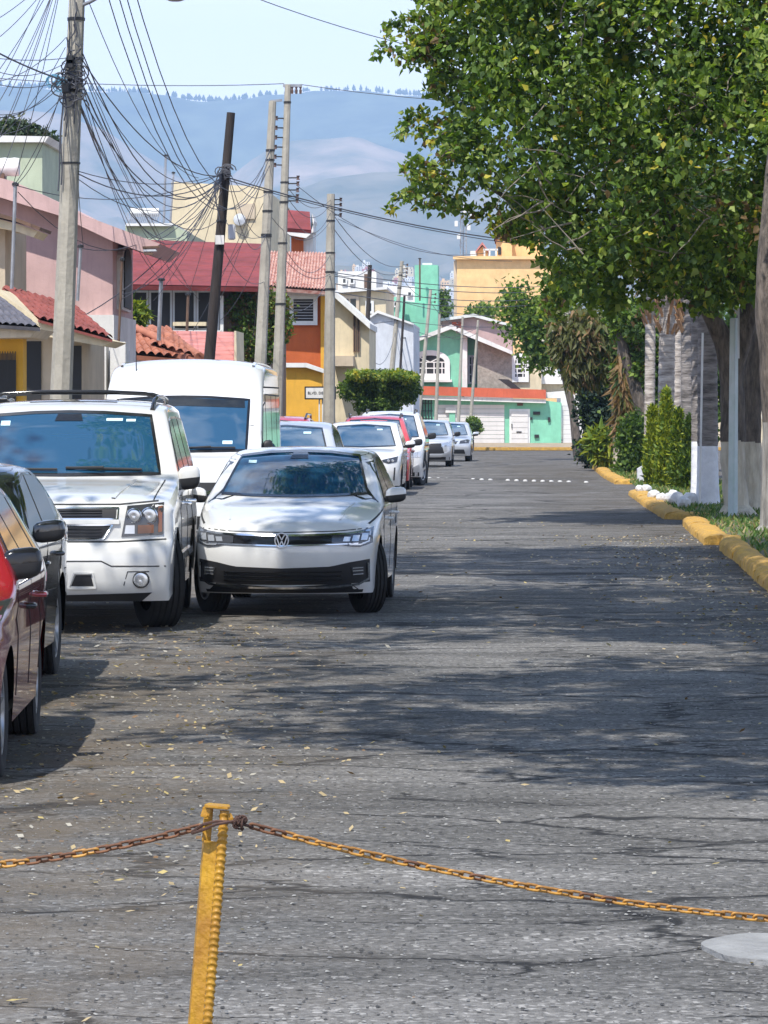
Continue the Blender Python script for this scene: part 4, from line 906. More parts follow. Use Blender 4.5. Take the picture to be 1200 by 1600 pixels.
# chimney-like white and red tower
h = thing('roof_tower', 'small orange stair tower with red pitched cap on the tiled roof', 'tower', P(470, 400, 109))
ext('wall', M_ORG, h, [(455, 430), (474, 430), (474, 365), (455, 365)], 108.6, 1.6); ext('side', M_WHT, h, [(474, 430), (489, 430), (489, 362), (474, 362)], 108.7, 1.5)
tq('roof', M_TRED, h, (446, 357), (486, 360), (484, 331), (448, 328), 108.2, 109.6, 8, 3, amp=.03, barrel=False); ext('gable', M_WHT, h, [(446, 359), (486, 361), (491, 345), (487, 333), (490, 362), (478, 372), (450, 367)], 108.25, 1.5)
# yellow wall with white coping
h = thing('boundary_wall', 'yellow boundary wall with stepped white coping behind the parked silver car', 'wall', (P(470, 0, 102.5).x, 102.5, 0))
ext('wall', M_YW, h, [(445, gy(102.5)), (503, gy(102.5)), (503, 580), (478, 572), (445, 570)], 102.5, .5)
ext('coping', M_WHT, h, [(443, 574), (478, 574), (506, 583), (506, 577), (478, 567), (443, 567)], 102.3, .9)
# cream gabled house
h = house('cream house with sloping white roof edge right of the orange house', 550, 122)
ext('wall', M_CREAM, h, [(505, gy(122)), (577, gy(122)), (577, 512), (522, 460), (505, 462)], 122, 5)
ext('roof_edge', M_WHT, h, [(505, 455), (523, 455), (578, 505), (578, 514), (522, 464), (505, 464)], 121.6, 5.6)
for x in (552, 558): win(h, x, 492, x + 4, 550, 121.95, fw=.03, nx=1, m=M_DKW, frame=M_BRN)
win(h, 506, 498, 510, 545, 121.95, fw=.03, nx=1, m=M_DKW, frame=M_BRN)
ext('balcony', M_BEIGE, h, rect(520, 556, 552, 572), 121, 1.0)
# grey white wall house and flats behind
h = house('plain grey white house with low gable between the two far wooden poles', 610, 152)
ext('wall', M_GREYW, h, [(570, gy(152)), (646, gy(152)), (646, 506), (618, 498), (590, 487), (570, 500)], 152, 8); ext('coping', M_WHT, h, [(570, 502), (590, 489), (646, 508), (646, 505), (590, 485), (570, 498)], 151.8, 8.4)
h = house('cream apartment block with dark square window above the cream gabled house', 570, 178)
ext('wall', M_CREAM, h, [(525, gy(178)), (603, gy(178)), (603, 452), (525, 458)], 178, 10); win(h, 531, 462, 561, 489, 177.9, fw=.15, nx=2, frame=M_BEIGE); ext('cornice', M_WHT, h, [(523, 458), (605, 452), (605, 448), (523, 454)], 177.6, 10.8)
win(h, 571, 470, 584, 490, 177.9, fw=.12, nx=1, frame=M_FRM)
h = house('white rooftop block with brown side panel far behind the wooden pole', 560, 230)
ext('wall', M_WHT, h, [(528, gy(230)), (588, gy(230)), (588, 424), (528, 424)], 230, 10); ext('panel', M_BRN, h, rect(569, 428, 577, 452), 229.9, .2)
for x in (534, 546): win(h, x, 434, x + 8, 444, 229.9, fw=.08, nx=1)
h = house('long white flat-roofed block left of the mint green tower', 620, 250)
ext('wall', M_WHT, h, [(585, gy(250)), (650, gy(250)), (650, 447), (585, 447)], 250, 10); ext('water_tank', M_GREYW, h, rect(594, 440, 606, 447), 250.5, 2)
for x in (592, 606, 636): win(h, x, 455, x + 8, 463, 249.9, fw=.08, nx=1)
# --- mint green tower and house
h = thing('stair_tower', 'tall plain mint green tower behind the green house', 'tower', (P(665, 0, 204).x, 204, 0))
ext('wall', M_MINT, h, [(648, gy(204)), (684, gy(204)), (684, 414), (648, 414)], 204, 3); ext('cap', M_WHT, h, rect(660, 411, 675, 414), 204.5, 1)
ext('lower_wall', M_MINT, h, [(628, gy(203)), (684, gy(203)), (684, 476), (628, 470)], 203.5, .5)
h = house('low teal green block with dark windows left of the mint tower', 615, 200)
ext('wall', M_MINT, h, [(598, gy(200)), (630, gy(200)), (630, 464), (598, 464)], 200, 3); win(h, 602, 470, 610, 492, 199.9, fw=.08, nx=1); win(h, 614, 470, 624, 480, 199.9, fw=.08, nx=1)
h = house('mint green two storey house with arched white window at the end of the street', 740, 188)
ext('wall', M_MINT, h, [(640, gy(188)), (722, gy(188)), (722, 524), (705, 513), (640, 536)], 188, 6)
ext('pier', M_WHT, h, [(722, 612), (730, 612), (730, 527), (722, 523)], 187.8, .8)
ext('recess_wall', M_MINT, h, [(730, 612), (746, 612), (746, 532), (730, 527)], 189, 1); win(h, 731, 555, 744, 600, 188.9, fw=.1, nx=2, ny=3, frame=M_GREYW)
ext('block_wall', M_BRICK, h, [(746, 612), (800, 612), (800, 553), (746, 531)], 188.1, 5)
ext('roof_edge', M_WHT, h, [(636, 533), (705, 507), (724, 515), (800, 548), (800, 554), (722, 522), (705, 514), (640, 538)], 187.3, 7)
archwin(h, 641, 547, 703, 594, 187.95, 566, nx=5, ny=3, fw=.28)
ext('sill', M_WHT, h, rect(638, 593, 706, 597), 187.6, .5)
ext('cream_wall', M_CREAM, h, [(800, 612), (846, 612), (846, 570), (828, 556), (800, 553)], 188.3, 5); archwin(h, 799, 552, 826, 597, 188.2, 562, nx=3, ny=5, fw=.2)
ext('awning', M_DKW, h, [(778, 592), (795, 593), (814, 608), (800, 608)], 187.0, .3)
h = thing('boundary_wall', 'mint green street wall with red tiled band, white garage doors and white door', 'wall', (P(770, 0, 186).x, 186, 0))
gb = 696
ext('wall', M_MINT, h, [(653, gb), (877, gb), (877, 629), (853, 626), (653, 622)], 186, .6)
ext('tile_band', M_BAND, h, [(650, 617), (853, 623), (853, 609), (650, 603)], 185.4, 1.6); ext('cornice', M_WHT, h, [(650, 624), (853, 630), (853, 624), (650, 618)], 185.5, 1.2)
def slats(name, x0, y0, x1, y1, d, n, m, parent, step=.03):
    a = P(x0, y1, d); b = P(x1, y0, d); q = MB()
    for i in range(n):
        z0 = a.z + (b.z - a.z) * i / n; z1 = a.z + (b.z - a.z) * (i + .93) / n; q.box((a.x, d - (step if i % 2 else step * .6), z0), (b.x, d + .05, z1))
    return q.build(name, m, parent)
slats('garage_door', 684, 632, 788, 692, 185.95, 9, M_GATE, h); slats('garage_door', 879, 634, 926, 700, 186.3, 9, M_GATE, h)
ext('door_frame', M_FRM, h, rect(796, 639, 828, 694), 185.93, .1); dd = slats('door', 799, 642, 825, 694, 185.88, 6, M_GATE, h); ext('handle', M_IRON, dd, rect(799, 662, 800.5, 669), 185.8, .04); ext('letter_slot', M_IRON, dd, rect(807, 674, 815, 676), 185.82, .03)
for x0, y0, x1, y1, m_ in ((833, 643, 844, 648, M_IRON), (829, 652, 832, 656, M_IRON), (856, 652, 860, 659, M_IRON), (835, 679, 842, 684, M_IRON), (808, 630, 817, 634, M_BRN)): ext('wall_fitting', m_, h, rect(x0, y0, x1, y1), 185.9, .12)
ext('meter_panel', M_WHT, h, rect(696, 636, 712, 645), 185.8, .1); ext('green_panel', M_MINT, h, rect(702, 645, 711, 692), 185.85, .08)
g = MB()
for i in range(5): g.bar(P(656 + i * 4.5, 692, 185.9), P(656 + i * 4.5, 624, 185.9), .05, .05)
for i in range(5): g.bar(P(654, 630 + i * 12, 185.88), P(676, 630 + i * 12, 185.88), .04, .04)
g.build('grille', M_IRON, h)
h = house('white house front with flat canopy right of the mint green wall', 900, 190)
ext('canopy', M_WHT, h, [(853, 622), (876, 622), (876, 634), (928, 634), (928, 615), (880, 611), (853, 613)], 186.4, 2.5)
ext('wall', M_CREAM, h, [(846, 613), (925, 613), (925, 602), (905, 590), (846, 572)], 189.5, 5); ext('upper_wall', M_WHT, h, [(838, 600), (890, 600), (870, 578), (850, 568), (838, 574)], 189.2, .3)
ext('lower_wall', M_WHT, h, [(926, 700), (985, 700), (985, 615), (926, 615)], 187, 2)
h = house('pinkish flat-roofed house behind the green gable', 745, 206)
ext('wall', M_PINK, h, [(690, gy(206)), (800, gy(206)), (800, 508), (740, 492), (690, 500)], 206, 8); ext('coping', M_WHT, h, [(686, 502), (740, 495), (800, 511), (800, 507), (740, 490), (686, 498)], 205.6, 8); win(h, 706, 503, 722, 520, 205.9, fw=.15, nx=1, frame=M_BAND, m=M_BAND)
h = house('peach coloured apartment block with gabled roof turrets', 770, 262)
ext('wall', M_PEACH, h, [(714, gy(262)), (870, gy(262)), (870, 404), (714, 404)], 262, 12); ext('side_wall', M_BEIGE, h, [(709, gy(262)), (714, gy(262)), (714, 404), (709, 408)], 262.2, 10)  # beige strip paints the less lit side of the peach block
ext('parapet', M_PEACH, h, rect(708, 400, 872, 405), 261.6, .5)
def turret(x0, x1, yb, ye, yt, d):
    cxx = (x0 + x1) / 2; ext('turret', M_PEACH, h, [(x0, yb), (x1, yb), (x1, ye), (cxx, yt), (x0, ye)], d, 3)
    ext('turret_roof', M_TPNK, h, [(x0 - 2, ye + 1), (cxx, yt - 3), (x1 + 2, ye + 1), (x1 + 2, ye - 2), (cxx, yt - 7), (x0 - 2, ye - 2)], d - .4, 3.6)
turret(775, 800, 402, 378, 357, 264); turret(798, 850, 402, 376, 348, 266); turret(745, 762, 404, 394, 385, 263)
ext('turret_window', M_DKW, h, rect(778, 386, 783, 398), 263.9, .2); ext('roof_box', M_WHT, h, rect(735, 392, 746, 402), 263, 2)
g = MB()
for x in (757, 765, 775): g.bar(P(x, 402, 262.3), P(x, 390, 262.3), .12, .12)
g.bar(P(755, 390, 262.3), P(778, 390, 262.3), .12, .12); g.build('railing', M_WHT, h)
h = house('long low cream house right of the median at the end of the street', 1120, 190)
ext('wall', M_CREAM, h, [(990, 702), (1290, 702), (1290, 600), (990, 600)], 190, 8); ext('coping', M_BAND, h, [(985, 600), (1295, 600), (1295, 594), (985, 594)], 189.7, 8.6)
slats('garage_door', 1020, 630, 1100, 698, 189.9, 9, M_GATE, h)
for x in (1130, 1190, 1245): win(h, x, 625, x + 32, 655, 189.95, fw=.12, nx=2)
h = house('white two storey house far beyond the right edge', 1450, 192)
ext('wall', M_WHT, h, [(1300, 702), (1620, 702), (1620, 545), (1300, 545)], 192, 8); tq('roof', M_TORG, h, (1292, 545), (1628, 545), (1600, 515), (1320, 515), 191.6, 196, 30, 6)
for x in (1330, 1420, 1520):
    for y in (565, 635): win(h, x, y, x + 40, y + 34, 191.95, fw=.12, nx=2)
# telecom mast
h = thing('telecom_mast', 'thin lattice telecom mast with white antennas behind the peach block', 'mast', (P(724, 0, 300).x, 300, 0))
g = MB(); b0 = P(724, 402, 300)
for dx, dy in ((-.35, 0), (.35, 0), (0, .5)): g.bar((b0.x + dx, 300 + dy, 0), (b0.x + dx * .6, 300 + dy, P(0, 318, 300).z), .1, .1)
zt = P(0, 318, 300).z; z = 8
while z < zt - .8: g.bar((b0.x - .33, 300, z), (b0.x + .33, 300, z + .5), .05, .05); g.bar((b0.x + .33, 300, z + .5), (b0.x - .33, 300, z + 1), .05, .05); z += 1
g.build('lattice', M_METAL, h)
for dx, y0, y1 in ((-.5, 322, 336), (.1, 318, 334), (.55, 322, 338), (-.6, 345, 354), (.45, 350, 360), (-.4, 366, 374)):
    g = MB(); g.box((b0.x + dx - .14, 299.5, P(0, y1, 299.5).z), (b0.x + dx + .14, 299.7, P(0, y0, 299.5).z)); g.build('antenna', M_WHT, h, bevel=.03)
# far town on the slope: small boxy houses
protos = []
for m_, w, dp, hh in ((M_WHT, 9, 8, 6), (M_CREAM, 12, 9, 5.5), (M_PEACH, 8, 8, 7), (M_GREYW, 14, 9, 6), (M_TPNK, 10, 8, 5)):
    q = MB(); q.box((-w / 2, -dp / 2, -6), (w / 2, dp / 2, hh), 0); q.box((-w / 2 + 1, -dp / 2 + 1, hh), (-w / 2 + 3.5, -dp / 2 + 3.5, hh + 2.2), 0)
    for i in range(3):
        x = -w / 2 + w * (i + .5) / 3
        for z in (1, 3.8): q.box((x - .6, -dp / 2 - .06, z), (x + .6, -dp / 2, z + 1.3), 1)
    protos.append((q, m_))
me_ = []
M_DKH = mat('far_window', (.05, .05, .055), .5)
for k in range(230):
    if k < 5:
        q, m_ = protos[k]; o = q.build('hillside_house', [m_, M_DKH]); me_.append(o)
    else:
        o = me_[random.choice([0, 0, 0, 1, 1, 2, 3, 4])].copy(); COL.objects.link(o)
    px = random.choice([random.uniform(525, 720), random.uniform(530, 650), random.uniform(0, 1250)]); t = random.uniform(.35, 1.0)
    d = 2150 + 850 * t; top = np.interp(px, [0, 300, 430, 540, 640, 760, 900, 1500], [452, 440, 415, 410, 425, 440, 450, 430])
    Z = (CH + (HZ - top) / F * 3000) * ((d - 2100) / 900) ** 1.25
    o.location = ((px - 600) / F * d, d, Z); o.rotation_euler = (0, 0, random.uniform(-.5, .5)); s_ = random.uniform(.45, .85); o.scale = (s_, s_, s_)
    tag(o, 'tiny pale house of the town on the slope below the mountain', 'house', 'distant houses on the hillside')
# ================================================================ poles, lamps, sign
M_POLE = mat('pole_concrete', (.37, .34, .28), .9, var=.2, vs=2.5, bump=.4, bs=14, dirt=.25); M_WOOD = mat('creosoted_wood', (.035, .027, .024), .85, var=.5, vs=3, stretch=(6, 6, .5), bump=.6, bs=10)
M_CABLE = mat('black_cable', (.06, .062, .075), .6); M_CABG = mat('grey_cable', (.12, .125, .14), .6); M_INS = mat('insulator', (.10, .06, .05), .3)
def linex(a, b, y): return a[0] + (b[0] - a[0]) * (y - a[1]) / (b[1] - a[1])
def pole(label, top, low, d, r0, r1, m=None, n=8, cat='utility pole', bands=(), name='utility_pole', group='utility poles along the left pavement', steps=0):
    yb = gy(d); base = P(linex(top, low, yb), yb, d); tp_ = P(*top, d)
    h = thing(name, label, cat, base, group)
    k = 9; q = MB(); pts = [base.lerp(tp_, i / k) for i in range(k + 1)]; q.tube(pts, [r1 + (r0 - r1) * i / k for i in range(k + 1)], n)
    q.build('shaft', m or M_POLE, h, smooth=None if n < 10 else 50)
    L_ = (tp_ - base).length
    for (py, w) in bands:
        t = (py - yb) / (top[1] - yb); c = base.lerp(tp_, t); rr = r1 + (r0 - r1) * t
        g = MB(); g.tube([c - Vector((0, 0, w / 2)), c + Vector((0, 0, w / 2))], rr + .012, n); g.build('steel_band', M_IRON, h)
    h['_'] = 0; del h['_']
    return h, base, tp_, (lambda py: base.lerp(tp_, (py - yb) / (top[1] - yb)))
def rack(h, at, ys, side, m=None, r=.035, out=.12):
    """row of small spool insulators on a bracket"""
    for y in ys:
        c = at(y); g = MB(); g.bar(c, c + Vector((side * (out + .18), -.05, 0)), .03, .03); o = g.build('bracket', M_IRON, h)
        g = MB(); e = c + Vector((side * (out + .2), -.05, 0)); g.lathe([(.001, -.05), (r * 1.3, -.05), (r * .7, 0), (r * 1.3, .05), (.001, .05)], e, 8); g.build('insulator', M_INS, o)
pA = pole('thick near octagonal concrete pole wrapped in dark cables at the left', (124, -95), (96, 605), 55, .115, .185, bands=[(30, .05), (128, .08), (142, .05), (255, .03), (92, .04)])
pB = pole('concrete pole left one of the close pair, with a bracket lamp stub on top', (426, 158), (407, 565), 82, .085, .165, bands=[(235, .05), (250, .04), (330, .05), (368, .08), (300, .04)])
pC = pole('tallest concrete pole of the close pair carrying the cross line at its top', (450, 132), (435, 570), 86, .075, .155, bands=[(285, .04), (316, .05), (380, .04), (475, .05), (160, .05)])
pW1 = pole('dark leaning wooden pole behind the white van', (361, 176), (327, 562), 70, .082, .125, m=M_WOOD, n=12, bands=[(272, .08), (345, .04)])
pD = pole('concrete pole beside the white street name sign', (517, 303), (514, 655), 100, .11, .19, bands=[(345, .05), (395, .04), (425, .05), (452, .06)])
pW2 = pole('thin dark wooden pole in front of the clipped hedge tree', (578, 414), (569, 640), 126, .075, .10, m=M_WOOD, n=10)
pE = pole('slim concrete pole in front of the plain grey white house', (628, 408), (612, 580), 152, .075, .13, bands=[(430, .05), (450, .05), (500, .05)])
pW3 = pole('short black post beside the slim concrete pole at the grey white house', (632, 462), (625, 585), 150, .05, .06, m=M_WOOD, n=8)
pF = pole('leaning concrete pole crossing the left side of the arched green house window', (673, 452), (659, 600), 166, .07, .11)
pG = pole('concrete pole crossing the right half of the arched green house window', (687, 490), (681, 662), 170, .06, .10)
pH = pole('concrete pole in front of the green house gable pier', (723, 495), (716, 662), 174, .055, .10)
pI = pole('farthest concrete pole with the clipped round bush at its foot', (747, 500), (733, 690), 176, .055, .095)
def add_lid(p, hw_): pass
h = pC[0]; g = MB(); t_ = pC[2]
g.bar(t_ + Vector((-.12, 0, -.03)), t_ + Vector((.34, 0, -.03)), .07, .07); g.build('crossarm', M_METAL, h)
for k, dx in enumerate((.10, .2, .3)):
    g = MB(); g.lathe([(.001, .0), (.035, 0), (.02, -.05), (.035, -.08), (.03, -.16), (.001, -.17)], t_ + Vector((dx, -.02, -.06)), 8); g.build('cutout_fuse', M_INS, h)
rack(h, pC[3], (278, 287, 297, 307, 314), 1); rack(h, pC[3], (185, 200, 215, 230, 245, 258), -1, out=.05)
h = pB[0]; g = MB(); t_ = pB[2]; g.bar(t_ + Vector((-.05, 0, 0)), t_ + Vector((.22, 0, .02)), .06, .05); g.build('lamp_stub', M_METAL, h)
rack(h, pD[3], (312, 320, 328, 336), 1, out=.08)
rack(pE[0], pE[3], (414, 420, 426, 432), 1, out=.05); rack(pF[0], pF[3], (460, 466, 472), 1, out=.05)
rack(pH[0], pH[3], (505, 512, 519), -1, out=.05); rack(pD[0], pD[3], (312, 320, 328, 336), 1, out=.08)
# near pole: bracket arm, street lamp head, cable tangle
h = pA[0]; g = MB(); a = pA[3](12); g.tube([a, a + Vector((.22, -.1, .08)), a + Vector((.6, -.2, .28)), P(250, -22, 54.5), P(268, -8, 54.5)], .028, 8); g.build('lamp_arm', M_METAL, h, smooth=60)
q = MB(); c0 = P(274, -3, 54.5)
vs = []
for j, (y_, w, hh) in enumerate(((-.20, .02, .02), (-.16, .07, .05), (-.02, .10, .07), (.12, .08, .055), (.2, .02, .02))):
    pass
q.lathe([(.001, -.05), (.09, -.045), (.155, -.02), (.17, .0), (.15, .04), (.10, .075), (.001, .09)], c0, 18); o = q.build('lamp_head', M_METAL, h, smooth=50)
g = MB()
r_ = random.Random(5)
for (x0, y0, x1, y1, kx) in ((-.10, 30, -.09, 215, .03), (-.12, 60, -.13, 190, .05), (.09, 90, .10, 210, .03), (.0, 5, .02, 60, .02), (-.02, 40, -.1, 95, .04), (.1, 70, -.14, 118, .05), (.02, 70, .11, 110, .05), (-.14, 125, -.16, 300, .01), (.05, 128, .04, 195, .01), (-.15, 128, -.12, 290, .015)):
    pts = []
    for k in range(9):
        t = k / 8; c = pA[3](y0 + (y1 - y0) * t); pts.append(c + Vector((x0 + (x1 - x0) * t + kx * math.sin(t * 9), -.17, 0)))
    g.tube(pts, .011, 5)
for k in range(26):
    c = pA[3](r_.gauss(132, 14)) + Vector((r_.uniform(-.18, .16), -.17, 0)); s_ = r_.uniform(.05, .16); a0 = r_.uniform(0, 6)
    g.tube([c + Vector((s_ * math.cos(a0 + t), -.02 + .02 * math.sin(t * 2), s_ * .8 * math.sin(a0 + t * 1.0))) for t in np.linspace(0, 4.5, 9)], .012, 5)
g.build('cable_bundle', M_CABLE, h, recalc=False)
g = MB()
for k in range(7):
    c = pA[3](r_.gauss(134, 5)) + Vector((-.22 + r_.uniform(-.1, .06), -.19, 0)); s_ = r_.uniform(.05, .1); g.tube([c + Vector((s_ * math.cos(t), 0, s_ * math.sin(t))) for t in np.linspace(0, 6, 12)], .009, 5)
g.build('blue_drop_cable', mat('blue_cable', (.10, .28, .42), .6), h, recalc=False)
for y, dx in ((98, .0), (104, .0), (142, -.05)):
    g = MB(); c = pA[3](y) + Vector((dx - .05, -.22, 0)); g.box(c - Vector((.05, .06, .05)), c + Vector((.06, .05, .09))); g.build('splice_box', M_IRON, h, bevel=.012)
h = pW1[0]; c = pW1[3](270)
g = MB()
for k in range(12):
    s_ = r_.uniform(.04, .12); cc = c + Vector((r_.uniform(-.12, .1), -.13, r_.uniform(-.1, .12))); g.tube([cc + Vector((s_ * math.cos(t), .0, s_ * math.sin(t))) for t in np.linspace(0, 5, 9)], .012, 5)
g.tube([c + Vector((-.12, -.13, 0)), pW1[3](290) + Vector((-.2, -.13, 0)), pW1[3](320) + Vector((-.12, -.13, 0)), pW1[3](345) + Vector((-.02, -.14, 0))], .014, 5)
g.build('cable_bundle', M_CABLE, h, recalc=False)
g = MB(); c = pW1[3](376); g.box(c + Vector((-.08, -.16, -.08)), c + Vector((.09, -.12, .1))); g.build('number_plate', M_WHT, h)
g = MB(); c = pW1[3](362) + Vector((.2, 0, 0)); g.box(c + Vector((-.05, -.1, -.16)), c + Vector((.09, .06, .14))); g.build('junction_box', M_GREYW, h, bevel=.02)
# thin service masts on the roofs
for lab, x0, y0, x1, y1, d, r in (('grey service mast with cable clamp in front of the pink wall', 24, 288, 18, 462, 59, .03), ('thin pole with round insulator rising from the red tiles beside the pink wall', 126, 385, 121, 470, 60, .028),
                                  ('tall thin antenna rod left of the cream flat-roofed block', 259, 243, 256, 352, 105, .035), ('shorter thin rod beside the cream flat-roofed block', 271, 270, 266, 352, 106, .03),
                                  ('dark red standpipe in front of the arched window of the pink house', 191, 405, 185, 545, 62, .022), ('thin grey mast standing on the clay tiles by the white van', 252, 437, 248, 532, 71, .04),
                                  ('short grey mast in front of the dark glazed upper floor', 294, 460, 292, 520, 84, .035), ('thin black antenna rod on the mint green tower', 656, 404, 656, 470, 203, .05)):
    t_ = thing('service_mast', lab, 'mast', P(x1, y1, d), 'service masts and antenna rods on the roofs'); g = MB(); g.tube([P(x1, y1, d), P(x0, y0, d)], r, 8); g.build('rod', M_METAL if 'dark' not in lab and 'black' not in lab else M_BRN, t_)
    g = MB(); g.lathe([(.001, -.03), (r * 1.9, -.02), (r * 1.9, .02), (.001, .04)], P(x0, y0, d), 8); g.build('clamp', M_IRON, t_)
# street name sign
t_ = thing('street_sign', 'white street name sign with black lettering on a white post, half behind a pole', 'sign', P(501, gy(101.2), 101.2))
a = P(478, 622, 101.1); b = P(523, 606, 101.1)
g = MB(); g.box((a.x - .04, 101.1, a.z - .04), (b.x + .04, 101.13, b.z + .04)); g.build('frame', M_IRON, t_, bevel=.01)
g = MB(); g.box((a.x, 101.085, a.z), (b.x, 101.11, b.z)); pl = g.build('plate', M_WHT, t_)
def text(body, size, loc, m, parent, name='lettering', font_scale=1.0):
    cu = bpy.data.curves.new(name, 'FONT'); cu.body = body; cu.size = size; cu.extrude = .004; cu.resolution_u = 3; tmp = bpy.data.objects.new(name, cu); COL.objects.link(tmp)
    dg = bpy.context.evaluated_depsgraph_get(); me = bpy.data.meshes.new_from_object(tmp.evaluated_get(dg)); bpy.data.objects.remove(tmp); me.materials.clear(); me.materials.append(m)
    me.transform(Matrix.Rotation(R(90), 4, 'X')); me.transform(Matrix.Translation(Vector(loc) - org(parent)))
    o = bpy.data.objects.new(name, me); COL.objects.link(o); o.parent = parent; return o
text('BLVD. DEL MONTE', .105, (a.x + .05, 101.08, a.z + .11), M_IRON, pl)
for x in (499, 504):
    g = MB(); c = P(x, gy(101.2), 101.2); g.tube([c, (c.x, 101.2, P(0, 607, 101.2).z)], .022, 8); g.build('post', M_WHT, t_)
# ---- cables
def cable(a, b, sag, r=.011, label='', group='', m=None, n=14):
    r *= .62
    a = Vector(a); b = Vector(b); pts = [a.lerp(b, t) - Vector((0, 0, sag * 4 * t * (1 - t))) for t in np.linspace(0, 1, n)]
    g = MB(); g.tube(pts, r, 5, cap=False); o = g.build('overhead_cable', m or M_CABLE, recalc=False); return tag(o, label, 'cable', group)
gr = 'cables fanning up and left from the near concrete pole'; lb = 'thin dark drop cable fanning from the near pole across the sky at upper left'
top = pA[3](-70)
for i, (x, y, d, s) in enumerate(((-30, 45, 50, .1), (-30, 80, 50, .15), (-20, 135, 50, .1), (-30, 205, 51, .2), (14, 150, 53, .1), (-20, 320, 52, .35), (18, 180, 55, .15), (20, 290, 58.9, .25), (-20, 250, 52, .3), (-30, 180, 51, .15))): cable(top + Vector((-.12, 0, i * .05)), P(x, y, d), s, .010, lb, gr)
for i, (y0, x, y, d, s) in enumerate(((100, -40, 95, 51, .2), (130, -40, 170, 51, .25), (60, -40, 130, 50, .2), (92, -40, 86, 51, .05), (118, -40, 175, 51, .3), (75, -40, 240, 51, .25), (140, 22, 290, 58.9, .1), (125, -40, 118, 51, .15), (150, -40, 205, 51, .25), (128, 20, 292, 58.9, .3))): cable(pA[3](y0) + Vector((-.14, -.1, 0)), P(x, y, d), s, .010, lb, gr)
cable(P(-30, 68, 48), pA[3](128) + Vector((-.1, -.12, 0)), .04, .022, 'thick black cable entering from the left edge to the near pole clamp')
gr = 'cables running from the near pole down to the leaning wooden pole'; lb = 'dark cable sagging between the near concrete pole and the leaning wooden pole'
for i, (y0, y1, s) in enumerate(((95, 275, .5), (104, 268, .85), (128, 274, 1.2), (150, 280, .9), (165, 285, 1.3), (170, 278, 1.6), (85, 280, 1.1), (110, 345, 1.0), (132, 270, 1.9), (272, 278, .35), (268, 272, .2), (280, 290, .5))): cable(pA[3](y0) + Vector((.13, -.05, 0)), pW1[3](y1) + Vector((-.06, -.1, 0)), s, .012 if i % 3 else .017, lb, gr)
gr = 'cables dropping from the near pole to the roofs behind'; lb = 'thin drop cable from the near concrete pole down to the red and pink roofs'
for i, (y0, x, y, d, s) in enumerate(((100, 290, 440, 88, .2), (108, 268, 400, 100, .3), (130, 312, 470, 88, .3), (140, 252, 437, 71, .5), (168, 300, 455, 88, .4), (172, 246, 345, 100, .4), (165, 240, 420, 88, .2), (278, 130, 385, 60, .05))): cable(pA[3](y0) + Vector((.12, 0, 0)), P(x, y, d), s, .010, lb, gr)
gr = 'long curved cables from above the frame to the concrete pole pair'; lb = 'long thin cable curving from the top left edge down to the concrete pole pair'
for i, (x0, y0, y1) in enumerate(((165, -40, 232), (180, -48, 245), (192, -50, 258), (206, -56, 235))): cable(P(x0 - 10, y0 - 10, 50), pB[3](y1), 2.3 - i * .12, .014, lb, gr)
cable(P(140, 6, 54.5), P(310, 278, 82), .6, .012, 'single thin cable from the lamp arm sagging to the roofs')
gr = 'cables between the leaning wooden pole and the house masts'; lb = 'dark cable from the leaning wooden pole to the roofs and masts left of it'
for i, (y1, x, y, d, s, r) in enumerate(((270, 252, 440, 71, .1, .012), (272, 126, 388, 60, .5, .012), (275, 186, 470, 62, .35, .012), (268, 294, 462, 84, .1, .01), (272, 26, 290, 59, .35, .012), (280, 240, 470, 71, .2, .01), (300, 192, 460, 62, .4, .012), (276, 28, 300, 59, 1.2, .012), (290, 118, 500, 60, .3, .016))): cable(pW1[3](y1) + Vector((-.05, -.1, 0)), P(x, y, d), s, r, lb, gr)
gr = 'cables between the wooden pole and the concrete pole pair'; lb = 'cable between the leaning wooden pole and the pair of concrete poles'
for i, (y0, y1, s) in enumerate(((268, 300, .3), (272, 370, .4), (276, 366, .8), (345, 366, .2), (385, 440, .3))): cable(pW1[3](y0) + Vector((.06, -.1, 0)), pB[3](y1), s, .012, lb, gr)
for i, (x, y, d, y1) in enumerate(((300, 520, 84, 250), (330, 500, 84, 235), (320, 455, 88, 300), (345, 500, 84, 370), (395, 530, 84, 235))): cable(pB[3](y1), P(x, y, d), .25, .011, 'thin drop cable from the concrete pole pair to the red roofed house', 'drop cables from the concrete pole pair')
cable(P(-60, 118, 78), pC[2] + Vector((-.1, 0, .02)), .12, .016, 'level grey power line from the left edge to the tallest pole', m=M_CABG); cable(pC[2] + Vector((.3, 0, .0)), P(1000, 162, 92), .2, .016, 'level grey power line from the tallest pole behind the big tree', m=M_CABG)
cable(P(330, -30, 60), P(900, 110, 75), .3, .014, 'thin grey cable crossing the clear sky at the top of the photo', m=M_CABG)
cable(pW1[3](278) + Vector((.05, -.1, 0)), P(820, 378, 78), .15, .022, 'thick black cable pair crossing from the wooden pole to the big tree'); cable(pW1[3](282) + Vector((.05, -.1, 0)), P(820, 383, 78), .13, .014, 'slimmer black cable just below the thick one to the big tree')
cable(pC[3](290) + Vector((.3, 0, 0)), P(760, 395, 96), .6, .012, 'thin cable from the tallest pole sagging toward the peach block'); cable(pD[3](342) + Vector((.2, 0, 0)), P(800, 408, 104), .3, .012, 'thin cable from the sign pole toward the peach block')
for i, (y0, y1, x, s) in enumerate(((430, 452, 880, .3), (442, 462, 880, .35), (455, 470, 880, .35), (425, 445, 880, .25), (470, 480, 900, .5), (500, 500, 900, .3))): cable(pD[3](y0) if i < 4 else pE[3](y0), P(x, y1, 150), s, .022, 'dark line of the band of parallel cables crossing before the green tower', 'parallel cables crossing before the green tower')
